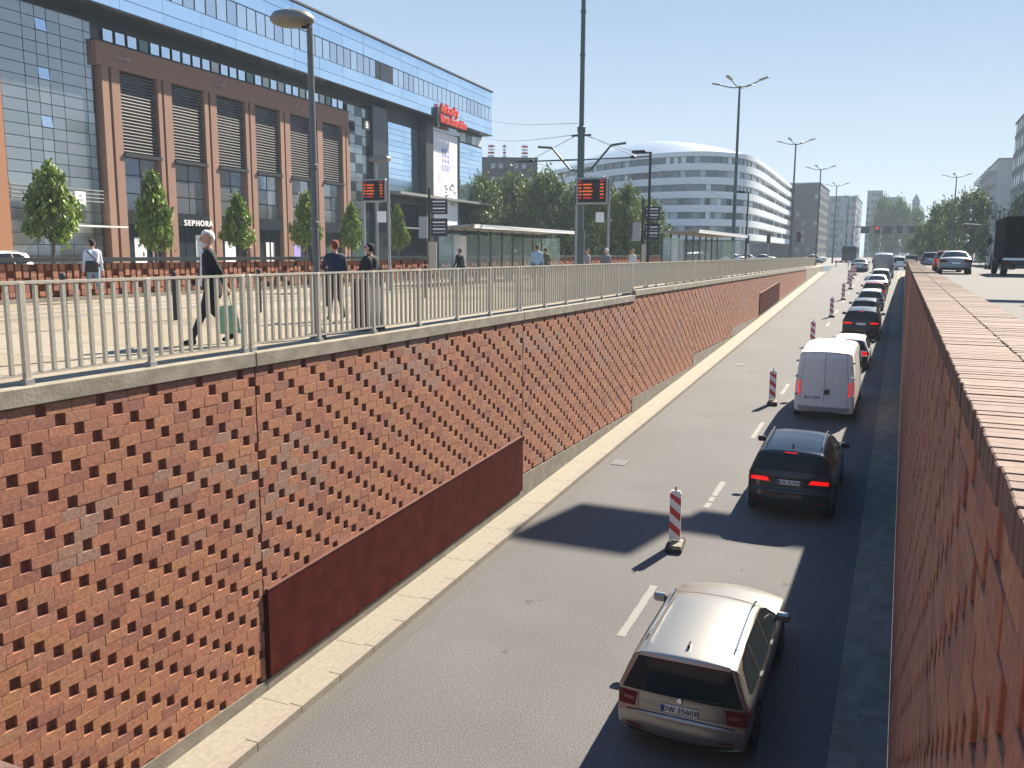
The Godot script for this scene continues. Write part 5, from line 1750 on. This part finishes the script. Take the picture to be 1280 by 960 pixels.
func truck() -> void:
	var t := thing("box_truck", "dark box truck on the upper road at the right edge", "truck", Vector3(6.45, 0.3, -57.5))
	cpart("cargo_box", Vector3(0, 2.2, -3.2), Vector3(2.5, 2.35, 6.2), 0.03, mat("tarpaulin", lin(.006, .007, .009), 0.8), t)
	mats.tarpaulin.metallic_specular = 0.12
	part("chassis", Vector3(0, 0.78, -3.4), Vector3(0.9, 0.22, 6.8), mats.black, t)
	part("rear_bar", Vector3(0, 0.97, -0.02), Vector3(2.5, 0.13, 0.12), mats.white_paint, t)
	part("bumper_beam", Vector3(0, 0.5, -0.1), Vector3(2.3, 0.14, 0.1), mats.dark_metal, t)
	part("number_plate", Vector3(0.5, 0.5, -0.04), Vector3(0.5, 0.12, 0.02), mats.white_paint, t)
	for s in [-1.0, 1.0]:
		part("tail_lamp", Vector3(s * 1.0, 0.72, -0.04), Vector3(0.34, 0.14, 0.06), mats.tail_lamp, t)
		part("mudguard", Vector3(s * 0.95, 0.98, -1.5), Vector3(0.5, 0.05, 1.2), mats.black, t)
		for z in [-1.5, -7.4]:
			var w := lathe("wheel", Vector3(s * 1.2, 0.46, z), Vector3(-s, 0, 0), [[0.25, 0.0], [0.43, 0.0], [0.46, 0.04], [0.46, 0.3], [0.3, 0.34], [0.0, 0.34]], mats.rubber, t, 20)
			lathe("rim", Vector3(s * 1.2, 0.46, z), Vector3(-s, 0, 0), [[0.26, 0.0], [0.2, 0.05], [0.0, 0.02]], mats.alloy, w, 16)
	cpart("cab", Vector3(0, 1.75, -7.5), Vector3(2.3, 2.4, 1.9), 0.18, mats.paint_dark_grey, t)
	part("windscreen", Vector3(0, 2.25, -8.455), Vector3(2.0, 0.85, 0.02), mats.car_glass, t)
	for s in [-1.0, 1.0]:
		part("cab_window", Vector3(s * 1.152, 2.25, -7.6), Vector3(0.02, 0.75, 0.9), mats.car_glass, t)
		part("mirror", Vector3(s * 1.35, 2.1, -8.3), Vector3(0.16, 0.4, 0.1), mats.black, t)

func bus() -> void:
	var b := thing("city_bus", "dark blue bus at the far crossing", "bus", Vector3(-9.2, -0.06, -172.0))
	var m := mat("bus_blue", lin(.02, .035, .09), 0.35)
	cpart("body", Vector3(0, 1.65, -5.5), Vector3(2.5, 2.7, 11.0), 0.12, m, b)
	part("rear_window", Vector3(0, 2.1, 0.005), Vector3(2.1, 1.1, 0.03), mats.car_glass, b)
	part("roof_unit", Vector3(0, 3.08, -6.0), Vector3(1.6, 0.22, 3.5), mats.white_paint, b)
	for s in [-1.0, 1.0]:
		for k in 6: part("side_window", Vector3(s * 1.255, 2.05, -1.2 - k * 1.7), Vector3(0.02, 1.0, 1.5), mats.car_glass, b)
		part("tail_lamp", Vector3(s * 1.05, 1.2, 0.01), Vector3(0.16, 0.5, 0.04), mats.tail_lamp, b)
		for z in [-2.6, -8.2]: lathe("wheel", Vector3(s * 1.26, 0.48, z), Vector3(-s, 0, 0), [[0.0, 0.0], [0.44, 0.0], [0.48, 0.04], [0.48, 0.3], [0.0, 0.32]], mats.rubber, b, 18)

# ---------------------------------------------------------------- people: a skeleton of tapered capsules joined into one surface
func field_mesh(bones: Array, cell: float, blend: float, palette: Array) -> ArrayMesh:
	var lo := Vector3.ONE * 1e9
	var hi := -lo
	for b in bones:
		for e in [[b[0], b[2]], [b[1], b[3]]]:
			lo = lo.min(e[0] - Vector3.ONE * (e[1] + cell * 3))
			hi = hi.max(e[0] + Vector3.ONE * (e[1] + cell * 3))
	var nx := int((hi.x - lo.x) / cell) + 2
	var ny := int((hi.y - lo.y) / cell) + 2
	var nz := int((hi.z - lo.z) / cell) + 2
	var f := PackedFloat32Array()
	f.resize(nx * ny * nz)
	f.fill(1.0)
	var near := PackedFloat32Array()
	near.resize(nx * ny * nz)
	near.fill(1e3)
	var who := PackedByteArray()
	who.resize(nx * ny * nz)
	for b in bones:
		var a: Vector3 = b[0]
		var c: Vector3 = b[1]
		var r0: float = b[2]
		var r1: float = b[3]
		var ci: int = b[4]
		var pad := maxf(r0, r1) + blend + cell * 2.0
		var l := (a.min(c) - Vector3.ONE * pad - lo) / cell
		var h := (a.max(c) + Vector3.ONE * pad - lo) / cell
		var ac := c - a
		var ll := maxf(ac.length_squared(), 1e-9)
		for k in range(maxi(0, int(l.z)), mini(nz, int(h.z) + 1)):
			for j in range(maxi(0, int(l.y)), mini(ny, int(h.y) + 1)):
				var row := (k * ny + j) * nx
				for i in range(maxi(0, int(l.x)), mini(nx, int(h.x) + 1)):
					var p := lo + Vector3(i, j, k) * cell
					var t := clampf((p - a).dot(ac) / ll, 0.0, 1.0)
					var d := p.distance_to(a + ac * t) - lerpf(r0, r1, t)
					var o := f[row + i]
					var w := maxf(blend - absf(d - o), 0.0) / blend
					f[row + i] = minf(d, o) - w * w * blend * 0.25
					if d < near[row + i]:
						near[row + i] = d
						who[row + i] = ci
	# surface nets
	var vid := {}
	var vp := PackedVector3Array()
	var vc := PackedColorArray()
	var step := [1, nx, nx * ny]
	for k in nz - 1:
		for j in ny - 1:
			for i in nx - 1:
				var base := (k * ny + j) * nx + i
				var mask := 0
				for c in 8:
					if f[base + (c & 1) + ((c >> 1) & 1) * nx + (c >> 2) * nx * ny] < 0.0: mask |= 1 << c
				if mask == 0 or mask == 255: continue
				var s := Vector3.ZERO
				var n := 0
				for e in [[0, 1], [2, 3], [4, 5], [6, 7], [0, 2], [1, 3], [4, 6], [5, 7], [0, 4], [1, 5], [2, 6], [3, 7]]:
					var c0: int = e[0]
					var c1: int = e[1]
					if ((mask >> c0) & 1) == ((mask >> c1) & 1): continue
					var f0 := f[base + (c0 & 1) + ((c0 >> 1) & 1) * nx + (c0 >> 2) * nx * ny]
					var f1 := f[base + (c1 & 1) + ((c1 >> 1) & 1) * nx + (c1 >> 2) * nx * ny]
					var t := f0 / (f0 - f1)
					s += Vector3(c0 & 1, (c0 >> 1) & 1, c0 >> 2).lerp(Vector3(c1 & 1, (c1 >> 1) & 1, c1 >> 2), t)
					n += 1
				vid[base] = vp.size()
				vp.append(lo + (Vector3(i, j, k) + s / n) * cell)
				vc.append(palette[who[base]])
	var idx := PackedInt32Array()
	for k in range(1, nz - 1):
		for j in range(1, ny - 1):
			for i in range(1, nx - 1):
				var base := (k * ny + j) * nx + i
				var ins := f[base] < 0.0
				for ax in 3:
					if ins == (f[base + step[ax]] < 0.0): continue
					var u: int = step[(ax + 1) % 3]
					var v: int = step[(ax + 2) % 3]
					var a: int = vid.get(base - u - v, -1)
					var b2: int = vid.get(base - v, -1)
					var c: int = vid.get(base, -1)
					var d: int = vid.get(base - u, -1)
					if a < 0 or b2 < 0 or c < 0 or d < 0: continue
					if ins: idx.append_array(PackedInt32Array([a, c, b2, a, d, c]))
					else: idx.append_array(PackedInt32Array([a, b2, c, a, c, d]))
	var nn := PackedVector3Array()
	nn.resize(vp.size())
	for t in range(0, idx.size(), 3):
		var g := (vp[idx[t + 2]] - vp[idx[t]]).cross(vp[idx[t + 1]] - vp[idx[t]])
		for e in 3: nn[idx[t + e]] += g
	for t in nn.size(): nn[t] = nn[t].normalized()
	var arr := []
	arr.resize(Mesh.ARRAY_MAX)
	arr[Mesh.ARRAY_VERTEX] = vp
	arr[Mesh.ARRAY_NORMAL] = nn
	arr[Mesh.ARRAY_COLOR] = vc
	arr[Mesh.ARRAY_INDEX] = idx
	var m := ArrayMesh.new()
	m.add_surface_from_arrays(Mesh.PRIMITIVE_TRIANGLES, arr)
	m.surface_set_material(0, mats.cloth)
	return m

# facing -z; stride > 0 puts the left foot forward; arms: swing of left and right arm
# palette: 0 skin, 1 top, 2 trousers, 3 shoes, 4 hair, 5 inner shirt
func person(label: String, at: Vector3, turn: float, height: float, stride: float, arms: Array, palette: Array, detail: float, opts := {}) -> Node3D:
	var p := thing("person", label, "person", at, turn)
	var k := height / 1.76
	var hipy := 0.93
	var b := []
	var hip := Vector3(0, hipy, 0)
	var bulk: float = opts.get("bulk", 1.0)
	var chest := Vector3(0, 1.30, -0.015)
	var neck := Vector3(0, 1.49, 0.0)
	b.append([hip + Vector3(-0.055, 0.0, 0), hip + Vector3(0.055, 0.0, 0), 0.115 * bulk, 0.115 * bulk, 2])
	b.append([hip + Vector3(0, 0.06, 0), Vector3(0, 1.12, 0), 0.125 * bulk, 0.12 * bulk, 1])
	b.append([Vector3(-0.06, 1.12, 0), Vector3(-0.085, 1.36, 0), 0.105 * bulk, 0.105 * bulk, 1])
	b.append([Vector3(0.06, 1.12, 0), Vector3(0.085, 1.36, 0), 0.105 * bulk, 0.105 * bulk, 1])
	b.append([Vector3(-0.13, 1.42, 0), Vector3(0.13, 1.42, 0), 0.072, 0.072, 1])
	b.append([Vector3(0, 1.44, 0), neck + Vector3(0, 0.05, -0.01), 0.058, 0.05, 0])
	if opts.has("coat"):
		for s in [-1.0, 1.0]:
			b.append([Vector3(s * 0.10, 1.35, 0.01), Vector3(s * 0.12, 0.80, 0.02), 0.10, 0.105, 1])
			b.append([Vector3(s * 0.05, 1.2, 0.06), Vector3(s * 0.06, 0.80, 0.07), 0.09, 0.10, 1])
		b.append([Vector3(0, 1.40, -0.075), Vector3(0, 0.96, -0.095), 0.05, 0.06, 5])
	# head
	var hd := Vector3(0, 1.645, -0.02)
	b.append([hd + Vector3(0, 0.02, 0.012), hd + Vector3(0, -0.03, -0.012), 0.088, 0.075, 0])
	b.append([hd + Vector3(0, -0.075, -0.035), hd + Vector3(0, -0.06, -0.03), 0.045, 0.05, 0])
	b.append([hd + Vector3(0, 0.0, -0.095), hd + Vector3(0, -0.03, -0.108), 0.012, 0.017, 0])
	for s in [-1.0, 1.0]: b.append([hd + Vector3(s * 0.083, -0.005, 0.005), hd + Vector3(s * 0.083, -0.03, 0.0), 0.018, 0.014, 0])
	b.append([hd + Vector3(0, 0.045, 0.03), hd + Vector3(0, 0.068, -0.012), 0.084, 0.066, 4])
	b.append([hd + Vector3(0, 0.0, 0.045), hd + Vector3(0, 0.03, 0.03), 0.07, 0.075, 4])
	if opts.has("cap"): b.append([hd + Vector3(0, 0.035, -0.07), hd + Vector3(0, 0.03, -0.135), 0.04, 0.03, 4])
	if opts.has("beard"): b.append([hd + Vector3(0, -0.085, -0.055), hd + Vector3(0, -0.07, -0.03), 0.045, 0.06, 4])
	# legs
	for s in [-1.0, 1.0]:
		var sw: float = stride * (1.0 if s < 0 else -1.0)
		var h := Vector3(s * 0.09, hipy - 0.02, 0)
		var knee := Vector3(s * 0.095, 0.5, -0.12 * sw - (0.05 if sw < 0 else 0.02))
		var ankle := Vector3(s * 0.095, 0.085 + (0.07 if sw < -0.5 else 0.0), -0.34 * sw)
		b.append([h, knee, 0.088 * bulk, 0.062, 2])
		b.append([knee, ankle, 0.062, 0.047, 2])
		var toe := ankle + Vector3(s * 0.012, -0.045 - (0.05 if sw < -0.5 else 0.0), -0.14)
		b.append([ankle + Vector3(0, -0.035, 0.03), toe, 0.045, 0.034, 3])
	# arms
	var hands := []
	for s in [-1.0, 1.0]:
		var sw: Vector2 = arms[0 if s < 0 else 1]     # x: swing forward, y: elbow bend
		var sh := Vector3(s * 0.185, 1.40, 0)
		var up := Vector3(s * 0.16, -1, 0).normalized()
		up = up.rotated(Vector3.RIGHT, sw.x)
		var el := sh + up * 0.29
		var fo := up.rotated(Vector3.RIGHT, sw.y)
		var wr := el + fo * 0.25
		b.append([sh, el, 0.056, 0.045, 1])
		b.append([el, wr, 0.042, 0.031, 1 if not opts.has("short_sleeves") else 0])
		hands.append([wr, fo, s])
	for e in b:
		e[0] = (e[0] as Vector3) * k
		e[1] = (e[1] as Vector3) * k
		e[2] = float(e[2]) * k
		e[3] = float(e[3]) * k
	var body := MeshInstance3D.new()
	for hnd in hands:
		var wr: Vector3 = hnd[0] * k
		var fo: Vector3 = hnd[1]
		var s: float = hnd[2]
		var side := Vector3(0, 0, -1).rotated(Vector3.RIGHT, fo.angle_to(Vector3.DOWN))
		b.append([wr, wr + fo * 0.085 * k, 0.03, 0.034, 0])
		if detail > 0.018: b.append([wr + fo * 0.08, wr + fo * 0.15 + Vector3(-s * 0.02, 0, 0), 0.026, 0.02, 0])
	body.mesh = field_mesh(b, detail, 0.035 * k, palette)
	put(body, "body", p)
	if detail <= 0.018:
		for hnd in hands:
			var wr: Vector3 = hnd[0] * k
			var fo: Vector3 = hnd[1]
			var s: float = hnd[2]
			var fwd := (Vector3(0, 0, -1) - fo * fo.dot(Vector3(0, 0, -1))).normalized()
			var inw := Vector3(-s, 0, 0)
			var hb := [[wr, wr + fo * 0.06, 0.026, 0.03, 0], [wr + fo * 0.05 - fwd * 0.022, wr + fo * 0.085 - fwd * 0.026, 0.018, 0.014, 0], [wr + fo * 0.05 + fwd * 0.02, wr + fo * 0.088 + fwd * 0.026, 0.018, 0.014, 0]]
			for q4 in 4:
				var root := wr + fo * 0.088 + fwd * (0.03 - 0.02 * q4)
				var ln: float = [0.036, 0.042, 0.039, 0.03][q4]
				var mid := root + fo * ln + inw * 0.008
				hb.append([root, mid, 0.0095, 0.009, 0])
				hb.append([mid, mid + fo * ln * 0.6 + inw * 0.022, 0.009, 0.0075, 0])
			var th := wr + fo * 0.035 + fwd * 0.03
			hb.append([wr + fo * 0.03 + fwd * 0.015, th + fwd * 0.018 + fo * 0.02, 0.014, 0.011, 0])
			hb.append([th + fwd * 0.018 + fo * 0.02, th + fwd * 0.024 + fo * 0.055 + inw * 0.008, 0.011, 0.008, 0])
			var hm := MeshInstance3D.new()
			hm.mesh = field_mesh(hb, 0.006, 0.008, palette)
			put(hm, "hand", p)
		for s in [-1.0, 1.0]:   # eyes
			var st := begin()
			lathe_into(st, (hd + Vector3(s * 0.032, 0.005, -0.094)) * k, Vector3(0, 0, -1), [[0.012, -0.006], [0.009, 0.003], [0.0, 0.005]], 8)
			finish(st, "eye", mats.black, p)
	return p

func build_people() -> void:
	var cl := mat("cloth", Color(1, 1, 1), 0.85)
	cl.vertex_color_use_as_albedo = true
	var skin := Color(.46, .26, .18)
	var P := func(top: Color, tr: Color, shoe: Color, hair: Color, inner := Color(.6, .6, .62)) -> Array: return [skin, top, tr, shoe, hair, inner]
	# white-haired man, walking left along the railing
	var w := person("white-haired man in a black jacket walking left with a green bag", Vector3(-10.1, 0.0, -10.85), deg_to_rad(138), 1.8, 0.95, [Vector2(-0.45, 0.15), Vector2(0.3, 0.35)], P.call(Color(.010, .011, .013), Color(.018, .018, .022), Color(.012, .012, .012), Color(.62, .60, .57), Color(.62, .62, .66)), 0.0155, {"coat": true, "beard": true})
	var bag := thing("shopping_bag", "pale green shopping bag carried by the white-haired man", "bag", Vector3(-9.73, 0.07, -10.83), deg_to_rad(138))
	var bs := begin()
	bs.set_smooth_group(0)
	for i in 8:
		var y0 := 0.12 + i * 0.055
		var y1 := y0 + 0.055
		for a in 14:
			var quad := []
			for e in [[y0, a], [y1, a], [y1, a + 1], [y0, a + 1]]:
				var t: float = e[1] * TAU / 14.0
				var tt: float = (e[0] - 0.12) / 0.44
				var rx := 0.055 + 0.03 * sin(tt * PI) + 0.01 * sin(e[1] * 3.0)
				var rz := 0.17 - 0.05 * tt + 0.012 * sin(e[1] * 2.0 + tt * 5.0)
				quad.append(Vector3(cos(t) * rx * (1.0 - 0.4 * tt), e[0], sin(t) * rz))
			q(bs, quad[0], quad[1], quad[2], quad[3])
	finish(bs, "sack", mat("bag_green", lin(.22, .42, .24), 0.6), bag)
	for s in [-0.05, 0.05]:
		var hs := begin()
		tube(hs, Vector3(0.01, 0.55, s), Vector3(0.0, 0.72, s * 0.3), 0.01, 0.008, 6)
		finish(hs, "handle", mats.bag_green, bag)
	# man walking away beside the parapet
	person("man in a white shirt and pale jeans walking beside the brick parapet", Vector3(-21.2, 0.0, -18.15), deg_to_rad(62), 1.78, 0.9, [Vector2(-0.2, 0.3), Vector2(0.15, 0.25)], P.call(Color(.58, .60, .68), Color(.20, .30, .42), Color(.03, .03, .03), Color(.02, .016, .014)), 0.017)
	var sb := thing("shoulder_bag", "black shoulder bag on the white-shirted man's back", "bag", Vector3(-21.05, 0.0, -17.98), deg_to_rad(35))
	cpart("pouch", Vector3(0.02, 1.02, 0.04), Vector3(0.34, 0.32, 0.13), 0.04, mats.black, sb)
	var sst := begin()
	tube(sst, Vector3(0.16, 1.15, 0.02), Vector3(-0.1, 1.46, 0.03), 0.02, 0.02, 6)
	finish(sst, "strap", mats.black, sb)
	# two pedestrians behind the lamp
	person("woman in a dark blue T-shirt walking right of the near lamp post", Vector3(-11.2, 0.0, -15.8), deg_to_rad(48), 1.72, 0.7, [Vector2(0.55, 0.35), Vector2(-0.1, 0.2)], P.call(Color(.022, .028, .055), Color(.02, .02, .022), Color(.03, .03, .03), Color(.15, .035, .025)), 0.017, {"short_sleeves": true})
	person("person in a black cap and dark shirt behind the litter bin", Vector3(-10.5, 0.0, -16.1), deg_to_rad(75), 1.66, 0.5, [Vector2(0.35, 0.6), Vector2(0.2, 0.7)], P.call(Color(.018, .020, .026), Color(.02, .02, .025), Color(.03, .03, .03), Color(.010, .010, .012)), 0.017, {"short_sleeves": true, "cap": true})
	# waiting passengers, small in the picture
	var far := [
		["man in a pale blue shirt waiting left of the tram pole", -13.4, -32.6, 0.4, Color(.30, .40, .52), Color(.05, .05, .07), Color(.10, .06, .04), 1.8],
		["passenger in a grey top at the foot of the tram pole", -12.3, -35.6, 2.2, Color(.26, .26, .28), Color(.04, .04, .05), Color(.02, .02, .02), 1.65],
		["white-haired passenger below the large orange display", -11.7, -36.3, 1.0, Color(.16, .17, .18), Color(.05, .05, .06), Color(.62, .60, .56), 1.68],
		["dark-haired passenger in white at the stop post", -11.2, -38.6, 2.6, Color(.55, .55, .56), Color(.03, .03, .04), Color(.015, .012, .01), 1.68],
		["dark-clad passenger in front of the left shelter", -17.6, -34.0, 1.2, Color(.02, .02, .024), Color(.02, .02, .02), Color(.03, .02, .015), 1.62],
		["passenger in olive beside the left shelter's far end", -16.2, -40.5, 0.8, Color(.10, .11, .05), Color(.04, .04, .05), Color(.05, .03, .02), 1.7]]
	for f in far:
		person(f[0], Vector3(f[1], 0, f[2]), f[3], f[7], 0.25, [Vector2(0.1, 0.3), Vector2(-0.05, 0.4)], P.call(f[4], f[5], Color(.03, .03, .03), f[6]), 0.028)
